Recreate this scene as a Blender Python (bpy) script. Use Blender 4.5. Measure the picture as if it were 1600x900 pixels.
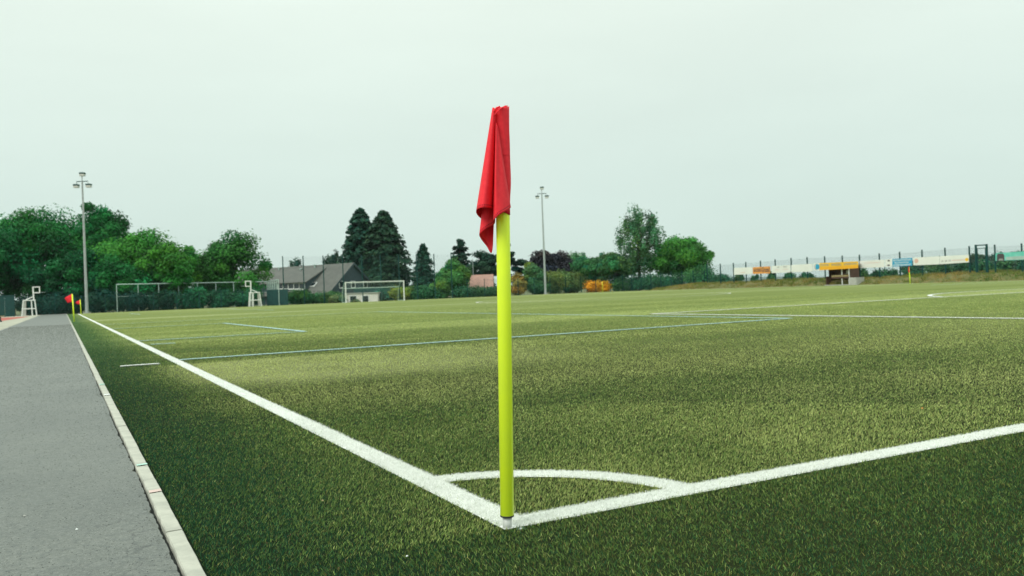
import bpy, math, random
import numpy as np
from mathutils import Vector, Matrix
R = math.radians
for o in list(bpy.data.objects): bpy.data.objects.remove(o)
scene = bpy.context.scene
col = scene.collection
random.seed(7)

# ------------------------------------------------------------------ camera
CAM = np.array([-1.33886, -2.62584, 0.82400])
YAW, PITCH, ROLL, FPX = 0.4907745, 0.0018610, -0.0377092, 1314.2047
Fv = np.array([math.sin(YAW)*math.cos(PITCH), math.cos(YAW)*math.cos(PITCH), math.sin(PITCH)])
_r = np.array([math.cos(YAW), -math.sin(YAW), 0.0]); _u = np.cross(_r, Fv)
Rv = _r*math.cos(ROLL) + _u*math.sin(ROLL); Uv = -_r*math.sin(ROLL) + _u*math.cos(ROLL)
cd = bpy.data.cameras.new('camera'); cam = bpy.data.objects.new('camera', cd); col.objects.link(cam)
m = Matrix.Identity(4)
for i in range(3):
    m[i][0], m[i][1], m[i][2], m[i][3] = Rv[i], Uv[i], -Fv[i], CAM[i]
cam.matrix_world = m
cd.sensor_width = 36; cd.lens = FPX/1600*36; cd.clip_start = 0.05; cd.clip_end = 20000
cd.dof.use_dof = True; cd.dof.focus_distance = 3.0; cd.dof.aperture_fstop = 6.3
scene.camera = cam

# ------------------------------------------------------------------ world, sun, exposure
SUN_EL, SUN_AZ = 46.0, -108.0          # azimuth from +Y, clockwise: high cloud-veiled sun to the left
w = bpy.data.worlds.new('World'); scene.world = w; w.use_nodes = True
nt = w.node_tree; nt.nodes.clear()
def N(t, **k):
    n = nt.nodes.new(t)
    for a, v in k.items(): setattr(n, a, v)
    return n
out = N('ShaderNodeOutputWorld'); bg = N('ShaderNodeBackground'); bg.inputs[1].default_value = 0.1
sky = N('ShaderNodeTexSky'); sky.sky_type = 'NISHITA'; sky.sun_disc = False
sky.sun_elevation = R(SUN_EL); sky.sun_rotation = R(SUN_AZ)
tc = N('ShaderNodeTexCoord'); sep = N('ShaderNodeSeparateXYZ')
nt.links.new(tc.outputs['Generated'], sep.inputs[0])
ramp = N('ShaderNodeValToRGB')       # overcast dome: paler and brighter towards the zenith
el = ramp.color_ramp.elements
el[0].position = 0.0; el[0].color = (0.625, 0.765, 0.71, 1)
el[1].position = 1.0; el[1].color = (1.80, 1.97, 1.84, 1)
e = el.new(0.10); e.color = (0.705, 0.845, 0.775, 1)
e = el.new(0.32); e.color = (0.860, 0.975, 0.880, 1)
nt.links.new(sep.outputs['Z'], ramp.inputs[0])
mp = N('ShaderNodeMapping'); mp.inputs['Scale'].default_value = (1.3, 1.3, 5.0)
nz = N('ShaderNodeTexNoise'); nz.inputs['Scale'].default_value = 1.6; nz.inputs['Detail'].default_value = 4
nt.links.new(tc.outputs['Generated'], mp.inputs[0]); nt.links.new(mp.outputs[0], nz.inputs['Vector'])
mr = N('ShaderNodeMapRange'); mr.inputs[1].default_value = 0.3; mr.inputs[2].default_value = 0.7
mr.inputs[3].default_value = 9.75; mr.inputs[4].default_value = 10.5
nt.links.new(nz.outputs[0], mr.inputs[0])
vs = N('ShaderNodeVectorMath', operation='SCALE')
nt.links.new(ramp.outputs[0], vs.inputs[0]); nt.links.new(mr.outputs[0], vs.inputs['Scale'])
mx = N('ShaderNodeMix', data_type='RGBA'); mx.inputs[0].default_value = 0.94
nt.links.new(sky.outputs[0], mx.inputs[6]); nt.links.new(vs.outputs[0], mx.inputs[7])
nt.links.new(mx.outputs[2], bg.inputs[0]); nt.links.new(bg.outputs[0], out.inputs[0])

sd = bpy.data.lights.new('sun', 'SUN'); sd.energy = 1.5; sd.angle = R(22); sd.color = (1.0, 0.97, 0.90)
so = bpy.data.objects.new('sun', sd); col.objects.link(so)
az, elv = R(SUN_AZ), R(SUN_EL)
so.rotation_euler = Vector((-math.sin(az)*math.cos(elv), -math.cos(az)*math.cos(elv), -math.sin(elv))).to_track_quat('-Z', 'Y').to_euler()
scene.view_settings.view_transform = 'Standard'; scene.view_settings.look = 'None'
scene.view_settings.exposure = 0.0; scene.view_settings.gamma = 1.0; scene.view_settings.use_curve_mapping = False

# ------------------------------------------------------------------ measuring helpers (photo pixel + distance -> place)
def ray(px, py): return Fv + Rv*(px-800)/FPX - Uv*(py-450)/FPX
def at_d(px, py, D): return CAM + ray(px, py)*D
def at_y(px, py, Y): d = ray(px, py); return CAM + d*((Y-CAM[1])/d[1])
def at_x(px, py, X): d = ray(px, py); return CAM + d*((X-CAM[0])/d[0])
def horizon(px): return 478.9 - 0.03773*(px-98.3)
def height(px, py, D): return (horizon(px)-py)*D/FPX + CAM[2]

# ------------------------------------------------------------------ materials
def mat(name, color=(.5,.5,.5), rough=.6, spec=.5, metal=0., noise=None, bump=None, attr=False, transl=0., sheen=0.):
    """noise=(scale, amount[, second colour]); bump=(scale, strength, distance)"""
    M = bpy.data.materials.new(name); M.use_nodes = True
    t = M.node_tree; b = t.nodes['Principled BSDF']
    b.inputs['Roughness'].default_value = rough; b.inputs['Specular IOR Level'].default_value = spec
    b.inputs['Metallic'].default_value = metal; b.inputs['Sheen Weight'].default_value = sheen
    b.inputs['Base Color'].default_value = (*color, 1)
    src = None
    tco = t.nodes.new('ShaderNodeTexCoord')
    if attr:
        a = t.nodes.new('ShaderNodeAttribute'); a.attribute_name = 'Col'; src = a.outputs['Color']
    if noise:
        n = t.nodes.new('ShaderNodeTexNoise'); n.inputs['Scale'].default_value = noise[0]; n.inputs['Detail'].default_value = 6
        n.inputs['Roughness'].default_value = .65
        t.links.new(tco.outputs['Object'], n.inputs['Vector'])
        x = t.nodes.new('ShaderNodeMix'); x.data_type = 'RGBA'
        c2 = noise[2] if len(noise) > 2 else tuple(c*(1-noise[1]) for c in color)
        r_ = t.nodes.new('ShaderNodeMapRange'); r_.inputs[1].default_value = .35; r_.inputs[2].default_value = .65
        t.links.new(n.outputs[0], r_.inputs[0]); t.links.new(r_.outputs[0], x.inputs[0])
        x.inputs[6].default_value = (*color, 1); x.inputs[7].default_value = (*c2, 1)
        src = x.outputs[2]
    if src: t.links.new(src, b.inputs['Base Color'])
    if bump:
        n = t.nodes.new('ShaderNodeTexNoise'); n.inputs['Scale'].default_value = bump[0]; n.inputs['Detail'].default_value = 4
        t.links.new(tco.outputs['Object'], n.inputs['Vector'])
        bp = t.nodes.new('ShaderNodeBump'); bp.inputs['Strength'].default_value = bump[1]; bp.inputs['Distance'].default_value = bump[2]
        t.links.new(n.outputs[0], bp.inputs['Height']); t.links.new(bp.outputs[0], b.inputs['Normal'])
    if transl:
        tr = t.nodes.new('ShaderNodeBsdfTranslucent'); ms = t.nodes.new('ShaderNodeMixShader'); ms.inputs[0].default_value = transl
        if src: t.links.new(src, tr.inputs[0])
        else: tr.inputs[0].default_value = (*color, 1)
        t.links.new(b.outputs[0], ms.inputs[1]); t.links.new(tr.outputs[0], ms.inputs[2])
        t.links.new(ms.outputs[0], t.nodes['Material Output'].inputs['Surface'])
    return M

def node_mat(name):
    M = bpy.data.materials.new(name); M.use_nodes = True; t = M.node_tree
    return M, t, t.nodes['Principled BSDF']

def tn(t, kind, **inp):
    n = t.nodes.new(kind)
    for k, v in inp.items():
        k = k.replace('_', ' ')
        if k in n.inputs: n.inputs[k].default_value = v
    return n
def mixc(t, fac, a, b_, blend='MIX'):
    x = t.nodes.new('ShaderNodeMix'); x.data_type = 'RGBA'; x.blend_type = blend
    for sock, v in ((x.inputs[0], fac), (x.inputs[6], a), (x.inputs[7], b_)):
        if hasattr(v, 'links'): t.links.new(v, sock)
        else: sock.default_value = v if not isinstance(v, tuple) else (*v, 1)
    return x.outputs[2]
def mrange(t, v, a, b_, c=0., d=1.):
    x = t.nodes.new('ShaderNodeMapRange')
    t.links.new(v, x.inputs[0])
    for i, q in enumerate((a, b_, c, d)): x.inputs[i+1].default_value = q
    return x.outputs[0]

# turf carpet seen beyond and between the fibres; X/Y metres
def turf_material():
    M, t, b = node_mat('artificial_turf')
    tco = t.nodes.new('ShaderNodeTexCoord'); P = tco.outputs['Object']
    big = tn(t, 'ShaderNodeTexNoise', Scale=.12, Detail=3.); mpb = t.nodes.new('ShaderNodeMapping'); mpb.inputs['Scale'].default_value = (.35, 1.6, 1)
    t.links.new(P, mpb.inputs[0]); t.links.new(mpb.outputs[0], big.inputs['Vector'])
    fine = tn(t, 'ShaderNodeTexNoise', Scale=38., Detail=5., Roughness=.75); t.links.new(P, fine.inputs['Vector'])
    mid = tn(t, 'ShaderNodeTexNoise', Scale=3.2, Detail=4.); t.links.new(P, mid.inputs['Vector'])
    c = mixc(t, mrange(t, big.outputs[0], .35, .66), (.022, .032, .012), (.036, .048, .017))
    c = mixc(t, mrange(t, mid.outputs[0], .3, .7, 0., .35), c, (.018, .028, .012))
    c = mixc(t, mrange(t, fine.outputs[0], .35, .7, 0., .5), c, (.012, .019, .009))
    # rolls of carpet laid across the pitch, about 4 m each, differing a little in lay
    sx = t.nodes.new('ShaderNodeSeparateXYZ'); t.links.new(P, sx.inputs[0])
    wv = t.nodes.new('ShaderNodeMath'); wv.operation = 'MULTIPLY'; wv.inputs[1].default_value = 1/4.05; t.links.new(sx.outputs['Y'], wv.inputs[0])
    fl = t.nodes.new('ShaderNodeMath'); fl.operation = 'FLOOR'; t.links.new(wv.outputs[0], fl.inputs[0])
    wn = t.nodes.new('ShaderNodeTexWhiteNoise'); wn.noise_dimensions = '1D'; t.links.new(fl.outputs[0], wn.inputs['W'])
    c = mixc(t, mrange(t, wn.outputs['Value'], 0, 1, 0., .38), c, (.020, .029, .010))
    # less worn, greener outside the touchline
    c = mixc(t, mrange(t, sx.outputs['X'], -.5, .3, .75, 0.), c, (.010, .024, .012))
    nzs = tn(t, 'ShaderNodeTexNoise', Scale=.9, Detail=4.); t.links.new(P, nzs.inputs['Vector'])
    def gate(v, a0, a1, b0, b1):
        k = t.nodes.new('ShaderNodeMath'); k.operation = 'MULTIPLY'
        t.links.new(mrange(t, v, a0, a1), k.inputs[0]); t.links.new(mrange(t, v, b0, b1, 1., 0.), k.inputs[1]); return k.outputs[0]
    def mul(a, b2):
        k = t.nodes.new('ShaderNodeMath'); k.operation = 'MULTIPLY'; t.links.new(a, k.inputs[0]); t.links.new(b2, k.inputs[1]); return k.outputs[0]
    sand = mul(mul(gate(sx.outputs['X'], -.35, .25, 1.6, 5.), gate(sx.outputs['Y'], 5.2, 6.6, 9.3, 9.7)), mrange(t, nzs.outputs[0], .25, .6, .35, 1.))
    c = mixc(t, sand, c, (.21, .225, .115))
    f1 = tn(t, 'ShaderNodeTexNoise', Scale=14., Detail=6., Roughness=.8); t.links.new(P, f1.inputs['Vector'])
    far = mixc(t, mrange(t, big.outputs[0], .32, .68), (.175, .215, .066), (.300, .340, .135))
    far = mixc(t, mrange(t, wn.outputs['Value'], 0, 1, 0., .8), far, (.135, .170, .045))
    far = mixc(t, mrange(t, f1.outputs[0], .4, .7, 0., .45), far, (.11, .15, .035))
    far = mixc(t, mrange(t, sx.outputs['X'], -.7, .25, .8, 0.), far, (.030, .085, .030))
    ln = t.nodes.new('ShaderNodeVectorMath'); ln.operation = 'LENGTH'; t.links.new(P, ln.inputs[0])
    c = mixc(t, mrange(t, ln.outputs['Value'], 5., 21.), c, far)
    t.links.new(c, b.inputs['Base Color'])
    b.inputs['Roughness'].default_value = .9; b.inputs['Specular IOR Level'].default_value = .03
    
    bp = tn(t, 'ShaderNodeBump', Strength=.9, Distance=.02); t.links.new(fine.outputs[0], bp.inputs['Height']); t.links.new(bp.outputs[0], b.inputs['Normal'])
    return M
def asphalt_material():
    M, t, b = node_mat('weathered_asphalt')
    tco = t.nodes.new('ShaderNodeTexCoord'); P = tco.outputs['Object']
    big = tn(t, 'ShaderNodeTexNoise', Scale=1.1, Detail=5., Roughness=.6); t.links.new(P, big.inputs['Vector'])
    agg = tn(t, 'ShaderNodeTexVoronoi', Scale=150.); t.links.new(P, agg.inputs['Vector'])
    ae = tn(t, 'ShaderNodeTexVoronoi', Scale=150.); ae.feature = 'DISTANCE_TO_EDGE'; t.links.new(P, ae.inputs['Vector'])
    gr = tn(t, 'ShaderNodeTexNoise', Scale=32., Detail=7., Roughness=.85); t.links.new(P, gr.inputs['Vector'])
    md = tn(t, 'ShaderNodeTexNoise', Scale=4.5, Detail=9., Roughness=.82); t.links.new(P, md.inputs['Vector'])
    c = mixc(t, mrange(t, big.outputs[0], .32, .68), (.066, .076, .064), (.160, .170, .142))
    c = mixc(t, mrange(t, md.outputs[0], .46, .64, 0., .8), c, (.085, .097, .087))
    c = mixc(t, mrange(t, agg.outputs['Color'], .35, .95, 0., .6), c, (.27, .28, .25))
    c = mixc(t, mrange(t, ae.outputs['Distance'], .0, .3, .5, 0.), c, (.05, .06, .055))
    c = mixc(t, mrange(t, gr.outputs[0], .50, .62, 0., .85), c, (.055, .065, .06))
    # hairline cracks near the kerb
    cr = tn(t, 'ShaderNodeTexVoronoi', Scale=6.5); cr.feature = 'DISTANCE_TO_EDGE'
    dis = tn(t, 'ShaderNodeTexNoise', Scale=9., Detail=4.); t.links.new(P, dis.inputs['Vector'])
    wrp = mixc(t, .12, P, dis.outputs['Color'], 'ADD'); t.links.new(wrp, cr.inputs['Vector'])
    patch = tn(t, 'ShaderNodeTexNoise', Scale=.9, Detail=2.); t.links.new(P, patch.inputs['Vector'])
    sx = t.nodes.new('ShaderNodeSeparateXYZ'); t.links.new(P, sx.inputs[0])
    edge = mrange(t, sx.outputs['X'], -1.45, -1.1)
    k = t.nodes.new('ShaderNodeMath'); k.operation = 'MULTIPLY'
    t.links.new(mrange(t, cr.outputs['Distance'], .0, .022, 1., 0.), k.inputs[0]); t.links.new(edge, k.inputs[1])
    k2 = t.nodes.new('ShaderNodeMath'); k2.operation = 'MULTIPLY'
    t.links.new(k.outputs[0], k2.inputs[0]); t.links.new(mrange(t, patch.outputs[0], .5, .6, 0., .9), k2.inputs[1])
    c = mixc(t, k2.outputs[0], c, (.02, .024, .023))
    t.links.new(c, b.inputs['Base Color'])
    b.inputs['Roughness'].default_value = .5; b.inputs['Specular IOR Level'].default_value = .6
    b.inputs['Sheen Weight'].default_value = .05; b.inputs['Sheen Roughness'].default_value = .35; b.inputs['Sheen Tint'].default_value = (.9, .95, .9, 1)
    hh = t.nodes.new('ShaderNodeMath'); hh.operation = 'ADD'
    t.links.new(gr.outputs[0], hh.inputs[0]); t.links.new(md.outputs[0], hh.inputs[1])
    bp = tn(t, 'ShaderNodeBump', Strength=.5, Distance=.006); t.links.new(hh.outputs[0], bp.inputs['Height']); t.links.new(bp.outputs[0], b.inputs['Normal'])
    return M

MT = dict(
    turf=turf_material(), asphalt=asphalt_material(),
    blade=mat('turf_fibre', attr=True, rough=.55, spec=.12, transl=.18),
    leaf=mat('leaf', attr=True, rough=.6, spec=.12, transl=.22),
    line=mat('white_line', (.80,.82,.78), .7, noise=(30., .25), bump=(60., .5, .01)),
    blue=mat('blue_line', (.46,.68,.68), .7, noise=(30., .3)),
    kerb=mat('concrete_kerb', (.47,.47,.395), .85, noise=(7., .3, (.33,.335,.285)), bump=(90., .35, .004)),
    soil=mat('dark_soil', (.022,.028,.024), .95, noise=(40., .5)),
    field=mat('meadow', (.06,.105,.03), .9, noise=(.3, .5, (.13,.13,.05))),
    paver=mat('beige_paving', (.40,.40,.31), .85, noise=(1.2, .25)),
    tartan=mat('red_running_surface', (.42,.10,.07), .85, noise=(6., .25)),
    bank=mat('earth_bank', (.19,.15,.055), .95, noise=(1.6, .5, (.085,.115,.03)), bump=(5., .8, .15)),
    yellow=mat('fluorescent_yellow', (.80,1.0,.030), .36, .4, noise=(7., .1, (.75,.95,.04)), bump=(120., .08, .001)),
    red=None,
    white=mat('white_paint', (.78,.80,.77), .45, noise=(3., .1)),
    wplastic=mat('white_plastic', (.58,.60,.56), .4, noise=(30., .2)),
    black=mat('black_rubber', (.015,.02,.018), .6, noise=(20., .3)),
    steel=mat('galvanised_steel', (.42,.46,.46), .45, .5, .3, noise=(4., .2)),
    dgreen=mat('dark_green_metal', (.006,.062,.058), .5, .2, noise=(2., .3)),
    wire=mat('green_wire', (.02,.085,.075), .5, noise=(2., .2)),
    lwire=mat('pale_wire', (.42,.55,.50), .5, noise=(2., .2)),
    panel=mat('green_screen_cloth', (.004,.060,.055), .8, noise=(2.5, .35)),
    roof=mat('grey_slate_roof', (.125,.130,.116), .8, .3, noise=(1.1, .3, (.095,.099,.09)), bump=(6., .5, .05)),
    redroof=mat('pale_red_tile_roof', (.38,.22,.17), .8, noise=(1.4, .3)),
    slate=mat('slate_cladding', (.045,.075,.090), .7, noise=(2., .3)),
    render=mat('white_render', (.86,.81,.74), .9, noise=(.8, .12)),
    glass=mat('window_glass', (.02,.03,.035), .08, .6, noise=(.7, .3)),
    bark=mat('bark', (.07,.06,.045), .9, noise=(4., .5), bump=(8., .7, .05)),
    wood=mat('brown_wood', (.11,.055,.035), .7, noise=(5., .35)),
    tan=mat('tan_wood', (.36,.28,.13), .7, noise=(5., .35)),
    grey=mat('grey_concrete', (.46,.46,.42), .9, noise=(2., .25)),
    orange=mat('orange_print', (.78,.33,.07), .6, noise=(1., .08)),
    byellow=mat('yellow_print', (.86,.50,.03), .6, noise=(1., .08)),
    bwhite=mat('white_banner', (.78,.79,.74), .6, noise=(.8, .07)),
    bblue=mat('blue_print', (.02,.33,.55), .6, noise=(1., .1)),
    bteal=mat('teal_print', (.05,.48,.36), .6, noise=(.9, .25, (.25,.62,.55))),
    dkblue=mat('dark_blue_print', (.02,.10,.30), .6, noise=(1., .1)),
    ink=mat('dark_print', (.07,.055,.06), .6, noise=(1., .1)),
    gink=mat('grey_print', (.30,.30,.28), .6, noise=(1., .1)),
    pink=mat('pale_red_print', (.72,.45,.36), .6, noise=(1., .1)),
    hill=mat('wooded_hill', (.035,.075,.05), .95, noise=(.01, .4)),
    mint=mat('mint_paint', (.42,.66,.56), .8, noise=(20., .2)),
    rose=mat('rose_paint', (.62,.47,.42), .8, noise=(20., .2)),
)

# ------------------------------------------------------------------ object helpers
def tag(o, label=None, cat=None, group=None, kind=None):
    if label: o['label'] = label
    if cat: o['category'] = cat
    if group: o['group'] = group
    if kind: o['kind'] = kind
    return o
def empty(name, loc=(0,0,0), rz=0, **k):
    o = bpy.data.objects.new(name, None); o.empty_display_size = .2; col.objects.link(o)
    o.location = loc; o.rotation_euler.z = rz
    return tag(o, **k)
class MB:
    def __init__(s): s.v, s.f = [], []
    def poly(s, pts): n = len(s.v); s.v += [tuple(map(float, p)) for p in pts]; s.f.append(tuple(range(n, n+len(pts)))); return s
    def box(s, a, b):
        x0, y0, z0 = a; x1, y1, z1 = b; n = len(s.v)
        s.v += [(x0,y0,z0),(x1,y0,z0),(x1,y1,z0),(x0,y1,z0),(x0,y0,z1),(x1,y0,z1),(x1,y1,z1),(x0,y1,z1)]
        s.f += [tuple(n+i for i in q) for q in ((0,3,2,1),(4,5,6,7),(0,1,5,4),(1,2,6,5),(2,3,7,6),(3,0,4,7))]; return s
    def tube(s, p, q, r0, r1=None, k=8, cap=True):
        r1 = r0 if r1 is None else r1
        p, q = Vector(p), Vector(q); d = (q-p).normalized()
        a = d.orthogonal().normalized(); b = d.cross(a); n = len(s.v)
        for c, r in ((p, r0), (q, r1)):
            for i in range(k):
                t = 2*math.pi*i/k; s.v.append(tuple(c + a*math.cos(t)*r + b*math.sin(t)*r))
        for i in range(k): s.f.append((n+i, n+(i+1)%k, n+k+(i+1)%k, n+k+i))
        if cap: s.f.append(tuple(n+k-1-i for i in range(k))); s.f.append(tuple(n+k+i for i in range(k)))
        return s
    def lathe(s, prof, k=24, c=(0,0)):
        n = len(s.v)
        for r, z in prof:
            for i in range(k):
                t = 2*math.pi*i/k; s.v.append((c[0]+r*math.cos(t), c[1]+r*math.sin(t), z))
        for j in range(len(prof)-1):
            for i in range(k): s.f.append((n+j*k+i, n+j*k+(i+1)%k, n+(j+1)*k+(i+1)%k, n+(j+1)*k+i))
        return s
    def mesh(s, name, m):
        me = bpy.data.meshes.new(name); me.from_pydata(s.v, [], s.f); me.update()
        if m: me.materials.append(MT[m] if isinstance(m, str) else m)
        return me
    def build(s, name, m, parent=None, smooth=False, loc=None, rz=0):
        me = s.mesh(name, m)
        if smooth: me.polygons.foreach_set('use_smooth', [True]*len(me.polygons))
        o = bpy.data.objects.new(name, me); col.objects.link(o); o.parent = parent
        if loc is not None: o.location = loc
        o.rotation_euler.z = rz
        return o
def link(name, me, parent=None, loc=(0,0,0), rz=0, sc=None):
    o = bpy.data.objects.new(name, me); col.objects.link(o); o.parent = parent; o.location = loc; o.rotation_euler.z = rz
    if sc: o.scale = sc
    return o
def bevel(o, w_=.004, n=1):
    b = o.modifiers.new('bevel', 'BEVEL'); b.width = w_; b.segments = n; b.limit_method = 'ANGLE'; return o
def np_mesh(name, V, faces_n, colors, m):
    """V (n*k,3) with k verts per face group; faces_n = list of (index array (F,c))"""
    me = bpy.data.meshes.new(name); V = np.asarray(V, np.float32)
    me.vertices.add(len(V)); me.vertices.foreach_set('co', V.ravel())
    loops = np.concatenate([f.ravel() for f in faces_n]).astype(np.int32)
    cnt = np.concatenate([np.full(len(f), f.shape[1]) for f in faces_n]).astype(np.int32)
    me.loops.add(len(loops)); me.loops.foreach_set('vertex_index', loops)
    me.polygons.add(len(cnt)); st = np.concatenate([[0], np.cumsum(cnt)[:-1]]).astype(np.int32)
    me.polygons.foreach_set('loop_start', st)
    if colors is not None:
        a = me.color_attributes.new('Col', 'FLOAT_COLOR', 'POINT')
        C4 = np.ones((len(V), 4), np.float32); C4[:, :3] = colors; a.data.foreach_set('color', C4.ravel())
    me.update(); me.validate()
    me.materials.append(MT[m]); return me

# ------------------------------------------------------------------ the setting: ground
W_, L_ = 66.77, 97.05                      # pitch
g = MB(); n_ = 40
g.poly([(-6000,-6000,-.09),(6000,-6000,-.09),(6000,6000,-.09),(-6000,6000,-.09)])
tag(g.build('ground', 'field'), kind='structure')
g = MB()
for i in range(35):
    for j in range(60):
        x0, x1 = -.975+(70.2+.975)*i/35, -.975+(70.2+.975)*(i+1)/35
        y0, y1 = -12+112.4*j/60, -12+112.4*(j+1)/60
        g.poly([(x0,y0,-.02),(x1,y0,-.02),(x1,y1,-.02),(x0,y1,-.02)])
tag(g.build('turf_carpet', 'turf'), kind='structure')
# asphalt path with a ragged edge along the kerb
rng = np.random.default_rng(3)
g = MB(); ys = np.concatenate([np.arange(-6, 14, .03), np.arange(14, 106, 1.)])
ed = -1.0425 - np.abs(rng.normal(0, .0028, len(ys))) - .004*(1+np.sin(ys*2.1))
for yc, dep, wd in ((2.0,.022,.05),(2.35,.018,.08),(2.9,.016,.05),(1.02,.018,.035),(3.3,.014,.07),(.35,.012,.05),(4.4,.015,.1),(6.1,.02,.15),(8.5,.02,.2)):
    ed -= .55*dep*np.exp(-((ys-yc)/wd)**2)*(1+.5*rng.normal(0, 1, len(ys)).clip(-1, 1))
for i in range(len(ys)-1):
    a, b_, y0, y1 = ed[i], ed[i+1], ys[i], ys[i+1]
    g.poly([(-3.5,y0,-.004),(a-.03,y0,-.004),(b_-.03,y1,-.004),(-3.5,y1,-.004)])
    g.poly([(a-.03,y0,-.004),(a,y0,-.009),(b_,y1,-.009),(b_-.03,y1,-.004)])
    g.poly([(a,y0,-.009),(a+.002,y0,-.055),(b_+.002,y1,-.055),(b_,y1,-.009)])
path = tag(g.build('asphalt_path', 'asphalt'), kind='structure')
tag(MB().poly([(-1.2,-8,-.024),(-.9,-8,-.024),(-.9,106,-.024),(-1.2,106,-.024)]).build('soil_joint', 'soil'), kind='structure')
tag(MB().poly([(-9,-8,-.03),(-3.5,-8,-.03),(-3.5,106,-.03),(-9,106,-.03)]).build('beige_paving', 'paver'), kind='structure')
tag(MB().poly([(-30,-8,-.024),(-5.6,-8,-.024),(-5.6,55,-.024),(-4.9,72,-.024),(-4.2,92,-.024),(-30,92,-.024)]).build('red_sports_surface', 'tartan'), kind='structure')
def grit():
    rng = np.random.default_rng(17); n = 95000
    y = -1.2+rng.random(n)**2.9*42; x = rng.uniform(-3.4, -1.062, n)
    ok = (x-CAM[0])/(y-CAM[1]) > math.tan(YAW-R(34)); x, y = x[ok], y[ok]; n = len(x)
    d = np.hypot(x-CAM[0], y-CAM[1]); s = rng.uniform(.0018, .0048, n)*np.maximum(1, d/4)**.6; h = s*rng.uniform(.25, .55, n)
    a = rng.uniform(0, 6.28, n); V = []
    for k in range(3): V.append(np.stack([x+np.cos(a+2.094*k)*s, y+np.sin(a+2.094*k)*s*rng.uniform(.6, 1, n), np.full(n, -.0046)], 1))
    V.append(np.stack([x+rng.normal(0, .2, n)*s, y+rng.normal(0, .2, n)*s, -.004+h], 1))
    V = np.stack(V, 1).reshape(-1, 3); i = np.arange(n)[:, None]*4
    k = rng.random((n, 1))**1.6; C = np.array([.045,.054,.048])+k*np.array([.20,.205,.178])
    me = np_mesh('asphalt_grit', V, [i+np.array([[0,1,3]]), i+np.array([[1,2,3]]), i+np.array([[2,0,3]])], np.repeat(C, 4, 0), 'grit')
    tag(link('asphalt_grit', me), 'fine exposed grit on the worn asphalt path', 'grit', kind='stuff')
MT['grit'] = mat('asphalt_grit', attr=True, rough=.8, spec=.3)
grit()
# kerb stones, 1 m each
kerb = tag(MB().box((-1.040,-8,-.3),(-.982,99,-.075)).build('kerb', 'soil'), kind='structure')
def stone(seed):
    r = random.Random(seed); b = MB(); k = 14
    prof = lambda t: [(-.028+r.uniform(-.0015,.0015),-.12),(-.028+r.uniform(-.002,.0015),-.005),(-.0245,.0+r.uniform(-.001,.0008)),(.0245,.0+r.uniform(-.001,.0008)),(.0275+r.uniform(-.001,.0015),-.004),(.028,-.12)]
    rings = [[(x, -.4965+.993*t/k, z) for x, z in prof(t)] for t in range(k+1)]
    for i in range(k):
        for j in range(5): b.poly([rings[i][j], rings[i][j+1], rings[i+1][j+1], rings[i+1][j]])
    b.poly(rings[0][::-1]); b.poly(rings[-1])
    return b.mesh('kerb_stone', 'kerb')
stones = [stone(i) for i in range(6)]
for i in range(103):
    o = link('kerb_stone', stones[i*5 % 6], kerb, (-1.011+random.uniform(-.0012,.0012), -2.86+i, .002+random.uniform(-.002,.002)), random.uniform(-.0012,.0012))
for y0, y1, mm in ((1.335,1.385,'rose'),(2.035,2.075,'mint'),(5.86,5.96,'white'),(7.0,7.1,'mint')):
    MB().poly([(-1.036,y0-.01,.0075),(-.986,y0,.0075),(-.986,y1,.0075),(-1.036,y1-.012,.0075)]).build('paint_mark', mm, kerb)

# bank along the far touchline
g = MB(); rb = np.random.default_rng(5)
BY = np.arange(5, 92.6, .5); BX = np.array([69.6,69.9,70.3,70.7,71.1,71.6,72.3,74,78,90])
prof = np.array([-.06,.02,.22,.45,.62,.72,.74,.70,.4,-.12])
Z = prof[None,:]*np.clip((91.5-BY)/10, 0, 1)[:,None]**.7*(.92+.10*np.sin(BY*.31))[:,None] + rb.normal(0,.035,(len(BY),len(BX)))*np.array([0.2,1,1.3,1.3,1,1,.5,.3,.2,0])
XX = BX[None,:] + rb.normal(0,.05,(len(BY),len(BX)))
for i in range(len(BY)-1):
    for j in range(len(BX)-1):
        g.poly([(XX[i,j],BY[i],Z[i,j]),(XX[i,j+1],BY[i],Z[i,j+1]),(XX[i+1,j+1],BY[i+1],Z[i+1,j+1]),(XX[i+1,j],BY[i+1],Z[i+1,j])])
bank = tag(g.build('grassy_bank', 'bank', smooth=True), kind='structure')
def bank_z(x, y):
    return float(np.interp(x, BX, prof))*max(0, min(1, (91.5-y)/10))**.7*(.92+.10*math.sin(y*.31))
# far hills
g = MB(); hx = np.arange(-2000, 7200, 120.)
hz = 26 + 16*np.sin(hx*.0011+1) + 8*np.sin(hx*.0031) + 3*np.sin(hx*.011)
for i in range(len(hx)-1):
    a = np.array([hx[i], 3300-.25*hx[i]]); b_ = np.array([hx[i+1], 3300-.25*hx[i+1]])
    g.poly([(a[0],a[1],-.2),(b_[0],b_[1],-.2),(b_[0]+150,b_[1]+500,hz[i+1]),(a[0]+150,a[1]+500,hz[i])])
    g.poly([(a[0]+150,a[1]+500,hz[i]),(b_[0]+150,b_[1]+500,hz[i+1]),(b_[0]+300,b_[1]+1200,-.2),(a[0]+300,a[1]+1200,-.2)])
tag(g.build('hills', 'hill', smooth=True), kind='structure')

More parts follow.
